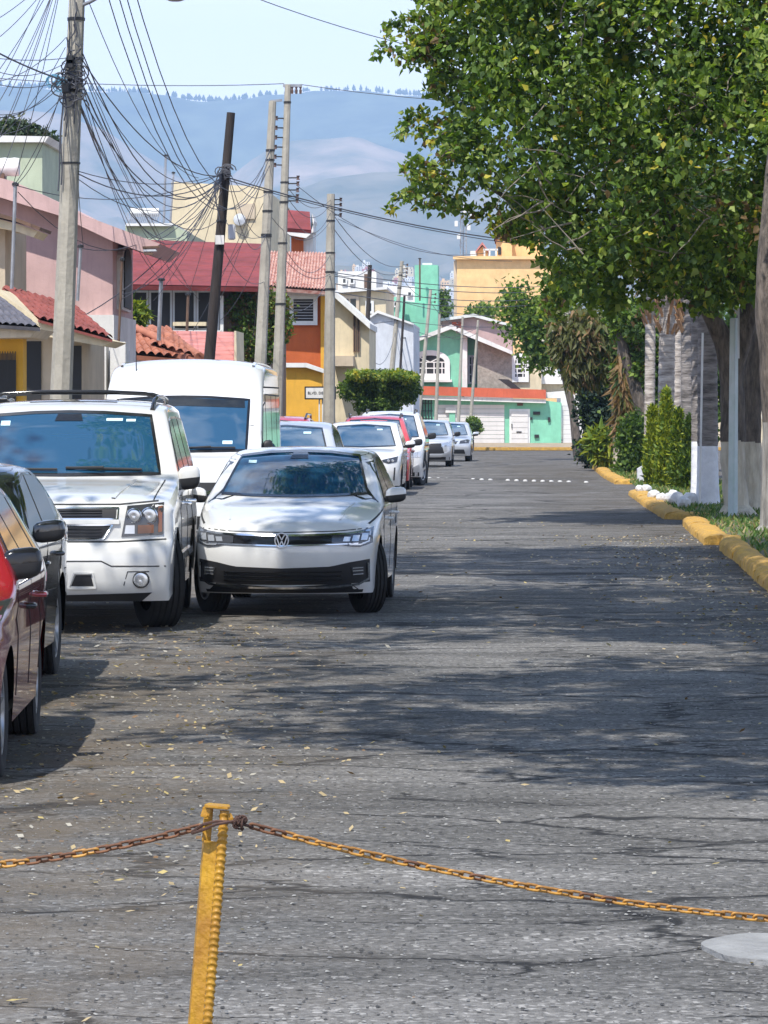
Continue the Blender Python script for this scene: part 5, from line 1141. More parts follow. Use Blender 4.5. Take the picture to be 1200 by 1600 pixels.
for i, (a_, ya, b_, yb_, s) in enumerate(((pD, 330, pE, 416, .5), (pD, 350, pE, 425, .6), (pC, 300, pD, 318, .5), (pC, 312, pD, 332, .7), (pC, 380, pD, 398, .6), (pB, 330, pD, 345, .6), (pE, 430, pF, 465, .3), (pF, 470, pH, 510, .3), (pC, 475, pD, 430, .5), (pC, 285, pD, 312, .4), (pG, 520, pI, 520, .3), (pD, 425, pW2, 420, .2), (pC, 400, pD, 428, .3), (pE, 500, pI, 512, .6))): cable(a_[3](ya), b_[3](yb_), s, .013 if a_[1].y < 100 else .018, 'cable strung between the concrete poles along the street', 'cables strung between the concrete poles')
g = cable(pW2[3](508) + Vector((0, -.05, 0)), pE[3](502), -.03, .03, 'stiff grey conduit bridging the thin wooden pole and the slim concrete pole', m=M_CABG); cable(pW3[3](528), pF[3](525), .02, .05, 'short grey conduit from the black post to the leaning far pole', m=M_CABG)
cable(pW2[3](545), pE[3](520), .9, .02, 'slack loop of cable in front of the grey white house', m=M_CABG)

# ================================================================ leaves
def leafmesh(name, C_, N_each, rad, size, mats, wts, parent, squash=(1, 1, 1), asp=1.25, shell=.0, up=0.0, seed=1, droop=0.0):
    r = np.random.default_rng(seed); C_ = np.asarray(C_, float); rad = np.broadcast_to(np.asarray(rad, float), (len(C_),))
    idx = np.repeat(np.arange(len(C_)), N_each); n = len(idx)
    d = r.normal(size=(n, 3)); d /= np.linalg.norm(d, axis=1)[:, None]; q = r.uniform(shell, 1, n) ** (1 / 2.2)
    pos = C_[idx] + d * (q * rad[idx])[:, None] * np.array(squash)
    ax = r.normal(size=(n, 3)); ax[:, 2] += up - droop; ax /= np.linalg.norm(ax, axis=1)[:, None]
    t = r.normal(size=(n, 3)); sd_ = np.cross(ax, t); sd_ /= np.linalg.norm(sd_, axis=1)[:, None]; nn = np.cross(ax, sd_)
    s = size * r.uniform(.5, 1.4, n)[:, None]
    # leaf: folded kite of 5 points -> two quads sharing the midrib
    b = pos; tip = pos + ax * s * asp; mid = pos + ax * s * asp * .48 - nn * s * .10
    l1 = pos + ax * s * .36 + sd_ * s * .46 + nn * s * .08; r1 = pos + ax * s * .36 - sd_ * s * .46 + nn * s * .08
    v = np.stack([b, l1, tip, mid, r1], 1).reshape(-1, 3); k = np.arange(n)[:, None] * 5
    f = np.concatenate([k + np.array([[0, 3, 2, 1]]), k + np.array([[0, 4, 2, 3]])], 1).reshape(-1, 4)
    cm = r.choice(len(mats), size=len(C_), p=wts)[idx]; own = r.choice(len(mats), size=n, p=wts); mi = np.where(r.uniform(size=n) < .35, cm, own)
    return npmesh(name, v, f, mats, parent, np.repeat(mi, 2))
def leafmat(name, c, tr=.42, rough=.62):
    m = bpy.data.materials.new(name); m.use_nodes = True; t = m.node_tree; b = t.nodes['Principled BSDF']; b.inputs['Base Color'].default_value = (*c, 1); b.inputs['Roughness'].default_value = rough
    tl = N(t, 'ShaderNodeBsdfTranslucent'); tl.inputs[0].default_value = (min(1, c[0] * 1.6), min(1, c[1] * 1.7), c[2] * .7, 1); ms = N(t, 'ShaderNodeMixShader'); ms.inputs[0].default_value = tr
    o = [n for n in t.nodes if n.type == 'OUTPUT_MATERIAL'][0]
    t.links.new(b.outputs[0], ms.inputs[1]); t.links.new(tl.outputs[0], ms.inputs[2]); t.links.new(ms.outputs[0], o.inputs[0]); return m
LG = [leafmat('leaf_deep_green', (.052, .100, .020)), leafmat('leaf_green', (.102, .178, .026)), leafmat('leaf_bright_green', (.19, .275, .036)), leafmat('leaf_pale_green', (.29, .36, .09)), leafmat('leaf_yellow', (.48, .42, .05)), leafmat('leaf_brown', (.16, .10, .04))]
M_BARK = mat('grey_bark', (.19, .155, .125), .95, var=.55, vs=5, stretch=(3, 3, .7), bump=1.0, bs=14, col2=(.05, .042, .036))
M_LIME = mat('lime_washed_bark', (.62, .56, .44), .9, var=.35, vs=4, stretch=(2, 2, .5), bump=.9, bs=12, col2=(.36, .31, .24))
M_LIMEW = mat('white_lime_wash', (.72, .73, .76), .9, var=.15, vs=4, bump=.6, bs=12)
def limb(pts, rs, seed=0, n=14, wob=.10):
    """a tapering trunk or limb with furrowed, uneven outline"""
    r = random.Random(seed); pts = [Vector(p) for p in pts]; P_ = []; R_ = []
    for i in range(len(pts) - 1):
        for k in range(5):
            t = k / 5; P_.append(pts[i].lerp(pts[i + 1], t)); R_.append(rs[i] + (rs[i + 1] - rs[i]) * t)
    P_.append(pts[-1]); R_.append(rs[-1])
    q = MB(); q.tube(P_, R_, n)
    ph = [r.uniform(0, 6) for _ in range(4)]
    for i in range(len(P_)):
        for j in range(n):
            v = Vector(q.v[i * n + j]); o = v - P_[i]; a = j / n * 6.283
            o *= 1 + wob * (math.sin(3 * a + ph[0] + i * .2) * .6 + math.sin(5 * a + ph[1] - i * .33) * .45 + math.sin(i * 1.3 + ph[2]) * .35 + r.uniform(-.25, .25)); q.v[i * n + j] = tuple(P_[i] + o)
    return q
def inpoly(x, y, poly):
    r = False; j = len(poly) - 1
    for i in range(len(poly)):
        if (poly[i][1] > y) != (poly[j][1] > y) and x < (poly[j][0] - poly[i][0]) * (y - poly[i][1]) / (poly[j][1] - poly[i][1]) + poly[i][0]: r = not r
        j = i
    return r
def edist(x, y, poly):
    best = 1e9
    for i in range(len(poly)):
        a = Vector(poly[i - 1]); b = Vector(poly[i]); p = Vector((x, y)); t = max(0, min(1, (p - a).dot(b - a) / (b - a).length_squared)); best = min(best, (a + (b - a) * t - p).length)
    return best
# ---- the big tree on the median
TD = 57.5
tree = thing('plane_tree', 'big broad-leaved tree overhanging the road, green with yellow leaves, pale painted trunk', 'tree', P(1150, gy(59.5), 59.5))
poly = [(655, -200), (650, -20), (655, 60), (675, 110), (700, 160), (702, 195), (672, 225), (668, 280), (705, 290), (740, 315), (790, 345), (818, 368), (815, 418), (840, 458), (890, 486), (1000, 482), (1110, 486), (1250, 470), (1420, 420), (1500, 0), (1400, -600), (1100, -900), (850, -800), (700, -500)]
cen = []
rr_ = random.Random(11)
while len(cen) < 1350:
    x = rr_.uniform(640, 1500); y = rr_.uniform(-900, 490)
    if not inpoly(x, y, poly): continue
    e = edist(x, y, poly) / F * TD
    if e < .10: continue
    th = min(4.2, .9 + 1.9 * math.sqrt(e)); u = rr_.uniform(-1, 1)
    if rr_.random() < .35: u = -abs(u) ** .5
    cen.append((P(x, y, TD).x, TD + u * th, P(x, y, TD).z, min(.62, .22 + e * .5)))
cen = np.array(cen)
leafmesh('crown', cen[:, :3], 110, cen[:, 3], .105, LG, [.22, .35, .26, .12, .028, .022], tree, seed=3, asp=1.2, droop=.5)
# loose sprays at the left edge of the crown
sp = MB(); spc = []
for x0, y0, x1, y1 in ((700, 70, 636, 25), (690, 60, 604, 42), (680, 95, 592, 78), (720, 130, 640, 70), (715, 190, 636, 182), (720, 215, 622, 205), (715, 240, 632, 262), (700, 275, 640, 300), (705, 285, 612, 322), (730, 300, 672, 318), (780, 330, 700, 322), (800, 350, 772, 356), (880, 470, 850, 490), (710, 20, 650, -20), (740, 160, 672, 140), (700, 290, 648, 268)):
    a = P(x0, y0, TD - 1 + rr_.uniform(-1, 1)); b = P(x1, y1, TD - 1.5 + rr_.uniform(-1, 1)); k = 9
    pts = [a.lerp(b, i / k) + Vector((0, 0, .10 * math.sin(i * 1.1) - .0)) for i in range(k + 1)]; sp.tube(pts, [.018 * (1 - i / (k + 2)) for i in range(k + 1)], 5)
    for i in range(2, k + 1): spc.append((*pts[i], .17 * (1.25 - i / k * .75) + .03))
sp.build('outer_twigs', M_BARK, tree, recalc=False)['kind'] = 'stuff'
tw = MB()
for k in range(70):
    x = rr_.uniform(840, 1190); y = rr_.uniform(-40, 400)
    if not inpoly(x, y, poly): continue
    a = P(x, y, TD - rr_.uniform(1.6, 3.0)); dv = Vector((rr_.gauss(-.5, .5), rr_.uniform(-.5, .2), rr_.gauss(.1, .45))); n_t = 7; ps_ = [a]
    for i in range(n_t): dv = dv + Vector((rr_.gauss(0, .12), 0, rr_.gauss(-.02, .14))); ps_.append(ps_[-1] + dv.normalized() * .14)
    tw.tube(ps_, [.016 * (1 - i / (n_t + 2)) for i in range(n_t + 1)], 5)
tw.build('inner_twigs', mat('pale_twig_bark', (.22, .19, .15), .9, var=.3, vs=9), tree, recalc=False)['kind'] = 'stuff'
spc = np.array(spc); leafmesh('edge_foliage', spc[:, :3], 20, spc[:, 3], .09, LG, [.12, .28, .25, .14, .10, .11], tree, seed=5, droop=.6)
q = limb([P(1152, gy(59.5) + 3, 59.5), P(1150, 790, 59.5), P(1147, 740, 59.5), P(1146, 688, 59.5)], [.38, .215, .195, .20], 1); q.build('painted_trunk_base', M_LIME, tree, smooth=60)
q = limb([P(1146, 690, 59.5), P(1146, 640, 59.5), P(1142, 580, 59.5), P(1128, 530, 59.5), P(1100, 470, 59.3), P(1070, 400, 59), P(1020, 300, 58.6)], [.20, .20, .20, .16, .14, .12, .08], 2); q.build('trunk', M_BARK, tree, smooth=60)
q = limb([P(1142, 590, 59.5), P(1160, 520, 59.5), P(1190, 430, 59.8), P(1210, 250, 60), P(1190, 60, 60)], [.17, .18, .17, .15, .11], 3); q.build('limb', M_BARK, tree, smooth=60)
q = limb([P(1100, 470, 59.3), P(960, 380, 58.5), P(820, 330, 57.6), P(720, 260, 57)], [.12, .08, .05, .025], 4, n=8); q.build('limb', M_BARK, tree, smooth=60)
q = limb([P(1190, 60, 60), P(1150, -150, 60), P(1120, -400, 59)], [.11, .08, .04], 4, n=8); q.build('limb', M_BARK, tree, smooth=60)
# roots sprawling over the kerb
for i, (x1, y1, x2, y2) in enumerate(((1120, 822, 1090, 822), (1135, 822, 1120, 830), (1165, 822, 1178, 828), (1175, 815, 1195, 822))):
    q = limb([P(1148 + (i - 1.5) * 6, 800, 59.4), P(x1, y1, 59.2 - i * .1), P(x2, y2, 58.7 - i * .3) - Vector((0, 0, .04))], [.15, .08, .03], 20 + i, n=8); q.build('root', M_LIME, tree, smooth=60)
# second and third trunks beside it
t2 = thing('plane_tree', 'second thick trunk close behind the white metal pole, cream painted below', 'tree', P(1178, gy(62.5), 62.5))
q = limb([P(1178, gy(62.5) + 3, 62.5), P(1177, 780, 62.5), P(1176, 740, 62.5), P(1174, 690, 62.5)], [.30, .19, .17, .17], 6); q.build('painted_trunk_base', M_LIME, t2, smooth=60)
q = limb([P(1174, 692, 62.5), P(1174, 648, 62.5), P(1180, 560, 62.5), P(1205, 470, 62.5), P(1240, 300, 63)], [.17, .18, .2, .22, .2], 7); q.build('trunk', M_BARK, t2, smooth=60)
c2 = np.array([(P(rr_.gauss(1330, 70), rr_.gauss(150, 170), 63).x, 63 + rr_.uniform(-2.5, 2.5), P(0, rr_.gauss(60, 190), 63).z) for _ in range(120)]); leafmesh('crown', c2, 110, .6, .095, LG, [.22, .35, .25, .10, .05, .03], t2, seed=8)
t3 = thing('plane_tree', 'nearest dark furrowed trunk cut by the right edge of the photo', 'tree', P(1212, gy(51.5), 51.5))
q = limb([P(1208, gy(51.5) + 3, 51.5), P(1208, 820, 51.5), P(1206, 700, 51.5), P(1206, 660, 51.5)], [.36, .17, .14, .14], 9); q.build('painted_trunk_base', mat('grey_lime_bark', (.40, .38, .34), .9, var=.6, vs=3, stretch=(3, 3, .4), bump=1, bs=10, col2=(.10, .09, .08)), t3, smooth=60)
q = limb([P(1206, 665, 51.5), P(1202, 560, 51.5), P(1196, 480, 51.5), P(1200, 380, 51.5), P(1215, 200, 52), P(1250, 20, 52.2), P(1300, -200, 52.5)], [.13, .13, .16, .15, .12, .08, .03], 10); q.build('trunk', M_BARK, t3, smooth=60)
c3 = np.array([(P(rr_.gauss(1350, 90), 0, 52).x, 52 + rr_.uniform(-2.5, 2.5), P(0, rr_.gauss(0, 190), 52).z) for _ in range(130)]); c3 = c3[c3[:, 0] > 5.2]; leafmesh('crown', c3, 110, .6, .095, LG, [.22, .35, .25, .10, .05, .03], t3, seed=9)
# ---- nearer trees of the same row; their crowns close over the road above the frame and shade it
def overhead(X, Y, lab, cx, ry, zc, seed, n=440, rx=5.7, each=84):
    t_ = thing('plane_tree', lab, 'tree', (X, Y, 0)); q = limb([(X, Y, -.05), (X, Y, 2.2), (X - .3, Y, 5), ((X + cx) / 2, Y, 8), (cx, Y, zc)], [.34, .26, .22, .14, .05], seed); q.build('trunk', M_BARK, t_, smooth=60)
    r = random.Random(seed); cs = []
    while len(cs) < n:
        u, v, w = (r.uniform(-1, 1) for _ in range(3))
        if u * u + v * v + w * w > 1: continue
        cs.append((cx + u * rx, Y + v * ry, zc + w * 2.1))
    leafmesh('crown', np.array(cs), each, .62, .15, LG, [.22, .35, .25, .10, .05, .03], t_, seed=seed, squash=(1, 1, .7)); return t_
overhead(7.6, 16.0, 'tree standing just outside the right edge, nearest to the camera', 2.4, 5.4, 8.6, 31)
overhead(8.0, 27.0, 'tree outside the right edge, second along the median', 2.0, 5.8, 9.6, 32)
overhead(8.6, 36.2, 'tree outside the right edge, third along the median', 2.2, 5.8, 11.0, 33)
overhead(-9.0, 21.0, 'thin crowned tree outside the left edge, beside the red hatchback', -5.2, 5.5, 8.6, 34, n=60, rx=3.4, each=60)

# ================================================================ the median: kerb, grass, palms, bushes
out_ = [(3.3, 24), (3.54, 31.5), (3.8, 35.5), (4.17, 42.4), (4.34, 46.4), (4.55, 48.4), (4.30, 48.2), (4.62, 54.6), (4.75, 57.2), (5.2, 59.4), (4.70, 60.0), (4.92, 67.1), (5.38, 79.0), (6.6, 83.5), (6.9, 90.3), (5.85, 90.9), (6.2, 102), (7.5, 134), (8.3, 149)]
M_SOIL = mat('median_soil', (.14, .11, .07), .95, var=.5, vs=1.2, col2=(.09, .10, .04), bump=.8, bs=10)
def offs(p, w):
    r = []
    for i, a in enumerate(p):
        b = Vector(p[min(i + 1, len(p) - 1)]) - Vector(p[max(i - 1, 0)]); n = Vector((b.y, -b.x)).normalized(); r.append((a[0] + n.x * w, a[1] + n.y * w))
    return r
q = MB(); inn = [(x + .12, y) for x, y in out_]; n_ = len(inn)
far_side = [(x + 3.1 + .02 * (y - 24) * .4, y) for x, y in out_]
q.add([(x, y, .10) for x, y in inn] + [(6.6 + .03 * (y - 24), y, .10) for x, y in inn], [(i, i + 1, n_ + i + 1, n_ + i) for i in range(n_ - 1)])
tag(q.build('median', M_SOIL), kind='structure')
# kerb: lumpy rounded yellow castings laid end to end along the outline
runs = [[0, 1, 2, 3, 4, 5], [6, 7, 8], [9, 10, 11, 12], [14, 15, 16, 17, 18]]
kd = {0: 'dull yellow kerb of humped blocks at the right edge, in shade', 1: 'short yellow kerb corner below the big tree', 2: 'bright sunlit yellow kerb in front of the green cypress clump', 3: 'far yellow kerb curving away to the end of the street', 4: 'yellow kerb closing the near end of the median, outside the right edge'}
out_ += [(6.4, 24.0), (3.35, 23.9)]
for ri, run in enumerate(([0, 1, 2, 3, 4, 5], [6, 7, 8], [9, 10, 11, 12], [14, 15, 16, 17, 18], [19, 20])):
    t_ = thing('kerb', kd[ri], 'kerb', (out_[run[0]][0], out_[run[0]][1], 0), 'yellow kerbs along the median')
    pts = [Vector((*out_[i], 0)) for i in run]; seq = []
    for i in range(len(pts) - 1):
        L_ = (pts[i + 1] - pts[i]).length; step = .95 if ri == 0 else (.8 if L_ < 3 else 1.5); k = max(1, round(L_ / step)); k = min(k, 26)
        for j in range(k): seq.append((pts[i].lerp(pts[i + 1], j / k), pts[i].lerp(pts[i + 1], (j + 1) / k)))
    for a, b in seq:
        d = (b - a).normalized(); nr = Vector((d.y, -d.x, 0)); L_ = (b - a).length; g = MB(); k = 7; m_ = 10; vs = []
        w = (.30 if ri == 0 else .40) + random.uniform(-.03, .03); hh = .155 + random.uniform(-.02, .02); hump = .035 if ri == 0 else .006
        for i in range(k + 1):
            t = i / k; c = a + d * (L_ * (t * 1.03 - .015)); bl = 1 - (2 * t - 1) ** 6 * .35
            for j in range(m_ + 1):
                an = math.pi * j / m_; xx = -math.cos(an) * w / 2 + w / 2; zz = (abs(math.sin(an)) ** .38) * (hh + hump * math.sin(math.pi * t)) * (bl * .25 + .75)
                vs.append(c + nr * (xx + random.uniform(-.012, .012)) + Vector((0, 0, zz - .02 + random.uniform(-.009, .009))))
        W_ = m_ + 1; g.add(vs, [(i * W_ + j, i * W_ + j + 1, (i + 1) * W_ + j + 1, (i + 1) * W_ + j) for i in range(k) for j in range(m_)] + [tuple(range(W_)), tuple(k * W_ + j for j in range(W_))[::-1]])
        g.build('kerb_block', M_YEL, t_, smooth=50)
# grass
LGR = [leafmat('grass_green', (.055, .12, .018), .2), leafmat('grass_light', (.15, .21, .04), .2), leafmat('grass_dry', (.28, .22, .09), .2)]
r = np.random.default_rng(4); pts = []
def inside_med(x, y):
    xe = np.interp(y, [p[1] for p in out_ if True][:5] + [54.6, 57.2, 60, 67.1, 79, 90.9, 102, 134, 149], [3.3, 3.54, 3.8, 4.17, 4.34, 4.62, 4.75, 4.75, 4.92, 5.38, 5.85, 6.2, 7.5, 8.3]); return (x > xe + .32) & (x < 6.5 + .03 * (y - 24))
xs = r.uniform(3.5, 9, 60000); ys = r.uniform(24.2, 110, 60000); k = inside_med(xs, ys) & (r.uniform(size=60000) < .62); xs = xs[k]; ys = ys[k]; n = len(xs)
a_ = r.uniform(0, 6.28, n); hgt = r.uniform(.03, .10, n); wd = r.uniform(.012, .03, n) ; lean = r.normal(0, .04, (n, 2))
b0 = np.stack([xs, ys, np.full(n, .09)], 1); sd2 = np.stack([np.cos(a_) * wd, np.sin(a_) * wd, np.zeros(n)], 1); tp2 = b0 + np.stack([lean[:, 0], lean[:, 1], hgt], 1)
v = np.stack([b0 - sd2, b0 + sd2, tp2 + sd2 * .2, tp2 - sd2 * .2], 1).reshape(-1, 3); f = (np.arange(n)[:, None] * 4 + np.arange(4)[None])
tag(npmesh('grass', v, f, LGR, None, r.choice(3, n, p=[.5, .32, .18])), 'short patchy grass growing on the median', 'grass', kind='stuff')
# white metal pole
t_ = thing('metal_pole', 'plain white metal pole in front of the big tree trunk, broken bracket at its top', 'pole', P(1145, 812, 60))
q = MB(); b0 = P(1145, 817, 58.3); q.tube([b0, P(1146, 640, 58.3), P(1147, 497, 58.3)], [.088, .082, .076], 4); q.build('shaft', mat('flaking_white_paint', (.55, .60, .63), .5, var=.25, vs=3, col2=(.42, .52, .50), dirt=.2), t_, bevel=.012)
q = MB(); q.bar(P(1154, 560, 58.2), P(1154, 482, 58.2), .03, .03); q.bar(P(1154, 492, 58.2), P(1142, 476, 58.2), .05, .03); q.build('bracket', M_GREYW, t_)
t_ = thing('metal_pole', 'very thin white pole between the palm trunks and the big tree', 'pole', P(1094, 790, 66)); q = MB(); q.tube([P(1093, gy(66), 66), P(1098, 520, 66)], .02, 8); q.build('shaft', M_WHT, t_)
# palms
M_PALM = mat('palm_bark', (.30, .27, .25), .9, var=.5, vs=5, stretch=(.6, .6, 3), bump=.8, bs=10, col2=(.08, .07, .065)); M_PALM2 = mat('palm_bark_pale', (.58, .52, .46), .9, var=.5, vs=5, stretch=(.6, .6, 3), bump=.8, bs=10, col2=(.17, .14, .12))
M_BOOT = mat('palm_boot', (.50, .30, .16), .9, var=.5, vs=4, col2=(.2, .10, .05))
FR = [leafmat('palm_green', (.05, .10, .025)), leafmat('palm_olive', (.13, .14, .04)), leafmat('palm_dead', (.30, .19, .09))]
def palm(lab, px, pxt, yt, d, r0, r1, m, paint_y=None, boots=True, paintm=None, fronds=True, seed=1, flare=1.25):
    yb = gy(d); base = P(px, yb, d); top_ = P(pxt, yt, d); t_ = thing('palm_tree', lab, 'palm tree', base, 'palms on the median'); H_ = top_.z
    def at(z): return base.lerp(top_, z / H_)
    def seg(z0, z1, m_, name, k, ring=.02):
        q = MB(); prof = []; 
        for i in range(k + 1):
            z = z0 + (z1 - z0) * i / k; t = z / H_; rr = (r0 + (r1 - r0) * t) * (1 + (flare - 1) * math.exp(-z / .35))
            prof.append((at(z), rr * (1 + ring * (1 if i % 2 else -1))))
        q.tube([p for p, _ in prof], [rr for _, rr in prof], 16); return q.build(name, m_, t_, smooth=50)
    zp = 0
    if paint_y: zp = P(0, paint_y, d).z; seg(-.05, zp, paintm or M_LIMEW, 'painted_trunk_base', 14, .01)
    seg(zp, H_, m, 'trunk', int((H_ - zp) / .075), .035)
    if boots:
        g = MB(); r = random.Random(seed)
        for i in range(95):
            z = H_ * r.uniform(.55, 1.0) ; a = r.uniform(0, 6.28); c = at(z); rr = r1 * 1.0; b_ = c + Vector((math.cos(a) * rr, math.sin(a) * rr, 0)); e = b_ + Vector((math.cos(a) * .16, math.sin(a) * .16, .30 + r.uniform(-.1, .1)))
            g.bar(b_, e, .06, .03, up=(math.cos(a), math.sin(a), 0))
        g.build('leaf_boots', M_BOOT, t_)
    if fronds:
        r = random.Random(seed + 50); vs = []; fs = []; ms = []
        for i in range(30):
            a = r.uniform(0, 6.28); el = r.uniform(-.5, 1.2); L_ = r.uniform(1.8, 2.6); c = at(H_) + Vector((0, 0, .1)); p = c; dirv = Vector((math.cos(a) * math.cos(el), math.sin(a) * math.cos(el), math.sin(el))); mi = 2 if el < -.1 else r.choice([0, 0, 1])
            for k in range(12):
                p2 = p + dirv * L_ / 12; dirv = (dirv + Vector((0, 0, -.14))).normalized(); side = dirv.cross(Vector((0, 0, 1))).normalized()
                for sg in (1, -1):
                    w = .5 * math.sin(math.pi * (k + 1.5) / 14); tip = p + side * sg * w + dirv * .18 + Vector((0, 0, -.16 * w * 2)); b = len(vs); vs += [p, p2 * .6 + p * .4, tip, tip - dirv * .02]; fs.append((b, b + 1, b + 2, b + 3)); ms.append(mi)
                p = p2
        npmesh('fronds', np.array([tuple(v_) for v_ in vs]), np.array(fs), FR, t_, np.array(ms))
    return t_
palm('palm with grey ringed trunk and tall white painted base left of the big tree', 1106, 1105, 330, 66.5, .20, .175, M_PALM, paint_y=697, boots=False, seed=2)
palm('palm trunk with pale rings and orange leaf stubs, leftmost of the palms', 1039, 1045, 330, 86, .205, .19, M_PALM2, paint_y=745, seed=3)
palm('palm trunk with dark rings and leaf stubs, middle of the palms', 1076, 1073, 330, 84, .165, .16, M_PALM, paint_y=745, seed=4)
palm('slimmer pale palm trunk between the leftmost and the middle palm', 1056, 1060, 330, 92, .15, .14, M_PALM2, paint_y=720, seed=5)
palm('pale palm trunk far back among the palms, right of the leaning grey tree', 1014, 1018, 330, 99, .15, .14, M_PALM2, paint_y=735, seed=8)
palm('ringed palm trunk seen between the thin white pole and the middle palm', 1086, 1084, 330, 98, .17, .16, M_PALM2, paint_y=720, seed=9)
palm('white painted palm base behind the nearer white painted one', 1092, 1090, 330, 72, .15, .14, M_PALM, paint_y=690, boots=False, seed=6)
# cypress clump: sunlit left and shaded right put into the leaf mixes
LC = [leafmat('cypress_dark', (.035, .075, .010), .15), leafmat('cypress_green', (.11, .18, .015), .15), leafmat('cypress_yellow', (.28, .32, .02), .2)]
def cyp(lab, px, d, w_px, ytop, wts, seed):
    yb = gy(d); base = P(px, yb, d); t_ = thing('dwarf_cypress', lab, 'bush', base, 'clipped cypress bushes on the median'); H_ = P(0, ytop, d).z; rw = w_px / 2 / F * d - .12
    r = random.Random(seed); cs = []
    for i in range(420):
        z = .18 + (H_ - .22) * r.random() ** .9; t = z / H_; rr = rw * (min(1, (t + .05) * 3.2)) * max(.04, 1.05 - t) * 1.25; a = r.uniform(0, 6.28); q_ = r.uniform(.75, 1.0) * max(rr, .02) * (1 + .1 * math.sin(a * 5 + z * 4))
        cs.append((base.x + math.cos(a) * q_, d + math.sin(a) * q_, z))
    leafmesh('foliage', np.array(cs), 30, .10, .055, LC, wts, t_, seed=seed, squash=(.8, .8, 1.5), asp=1.9, up=1.6)
    q = limb([base, base + Vector((0, 0, H_ * .6))], [.06, .03], seed, n=8); q.build('stem', M_BARK, t_)
cyp('cypress bush coloured a sunlit yellow green, leftmost of the clump', 1020, 83.5, 42, 640, [.06, .34, .60], 41); cyp('cypress bush coloured a sunlit yellow green, tallest of the clump, second from its left', 1041, 82, 46, 614, [.10, .38, .52], 42)
cyp('mid green cypress bush, third from the left of the clump', 1060, 80.5, 40, 644, [.3, .5, .2], 43); cyp('cypress bush coloured a shaded dark green, beside the painted palm base', 1077, 79.5, 38, 656, [.6, .35, .05], 44)
M_STONE = mat('white_painted_stone', (.60, .60, .60), .9, var=.12, vs=6, bump=.5, bs=9)
for i, (x, y, s_) in enumerate(((1010, 768, .16), (1022, 778, .17), (1035, 782, .15), (1046, 783, .16), (1058, 786, .20), (1068, 790, .17), (1079, 786, .2), (1000, 766, .13), (1052, 775, .14))):
    c = G(x, y + 2, .1); bm = bmesh.new(); bmesh.ops.create_icosphere(bm, subdivisions=2, radius=s_ * .8)
    for v_ in bm.verts: v_.co *= 1 + random.uniform(-.14, .14); v_.co.z *= .85
    me = bpy.data.meshes.new('painted_stone'); bm.to_mesh(me); bm.free(); me.materials.append(M_STONE); o = bpy.data.objects.new('painted_stone', me); COL.objects.link(o); o.location = c + Vector((0, 0, s_ * .45))
    tag(o, 'white painted stone edging the cypress bushes', 'stone', 'white stones round the cypress bushes')
q = ext('block', M_STONE, thing('painted_block', 'cream painted masonry block between the far bushes and the cypress clump', 'block', P(1005, 757, 90)), [(996, 757), (1012, 757), (1012, 738), (1004, 728), (996, 733)], 90, .6)
# far bushes and trees of the median
def bush(name, lab, blobs, d, each, size, wts, mats_=LG, seed=1, cat='bush', trunk=None, dep=.8, squash=(1, 1, 1), droop=.3, asp=1.3, rad=.3, painted=None, group=None):
    x0 = sum(b[0] for b in blobs) / len(blobs); base = P(trunk[0] if trunk else x0, gy(d), d); t_ = thing(name, lab, cat, base, group); r = random.Random(seed); cs = []; rs = []
    for (x, y, rx, ry, n) in blobs:
        for i in range(n):
            while True:
                u, v, w = (r.uniform(-1, 1) for _ in range(3))
                if u * u + v * v + w * w < 1: break
            c = P(x + u * rx, y + v * ry, d); cs.append((c.x, d + w * dep * rx / F * d * 1.2, c.z)); rs.append(rad * r.uniform(.7, 1.3))
    leafmesh('foliage', np.array(cs), each, np.array(rs), size, mats_, wts, t_, seed=seed, squash=squash, droop=droop, asp=asp)
    if trunk:
        ps = [P(trunk[0], gy(d), d)] + [P(x, y, d) for x, y in trunk[1]]; q = limb(ps, [trunk[2] * (1 - .6 * i / len(ps)) for i in range(len(ps))], seed, n=10); q.build('trunk', M_BARK, t_, smooth=60)
        if painted: q = limb([P(trunk[0], gy(d) + 2, d), P(trunk[0] + (trunk[1][0][0] - trunk[0]) * (painted - gy(d)) / (trunk[1][0][1] - gy(d)), painted, d)], [trunk[2] * 1.12, trunk[2] * 1.05], seed, n=10); q.build('painted_trunk_base', M_LIME, t_, smooth=60)
    return t_
bush('dark_cypress', 'dark blue green conical tree at the far left end of the median', [(948, 560, 20, 50, 40), (935, 620, 26, 55, 70), (950, 670, 28, 45, 70), (925, 700, 14, 20, 20), (965, 720, 22, 20, 30)], 118, 90, .11, [.7, .25, .05], [leafmat('blue_green_needle', (.02, .048, .026), .1), leafmat('dark_needle', (.014, .032, .016), .1), LC[1]], seed=61, cat='tree', trunk=(945, [(945, 600)], .15), rad=.42)
bush('weeping_tree', 'olive weeping tree with hanging leaves above the dark cypress', [(918, 520, 34, 22, 50), (905, 560, 22, 30, 40), (940, 545, 20, 30, 30), (885, 525, 16, 20, 16)], 112, 60, .14, [.45, .4, .15], [FR[1], leafmat('olive_leaf', (.08, .085, .02), .2), FR[2]], seed=62, cat='tree', trunk=(958, [(960, 640), (950, 540)], .12), squash=(.6, .6, 1.8), droop=2.2, asp=2.6, rad=.35)
bush('shade_tree', 'leaning grey trunked tree with small dark crown behind the cypress clump', [(990, 500, 40, 25, 50), (1000, 560, 14, 30, 20)], 104, 80, .11, [.4, .4, .1, .05, .0, .05], seed=63, cat='tree', trunk=(1008, [(1004, 640), (985, 580), (968, 520), (962, 480)], .22))
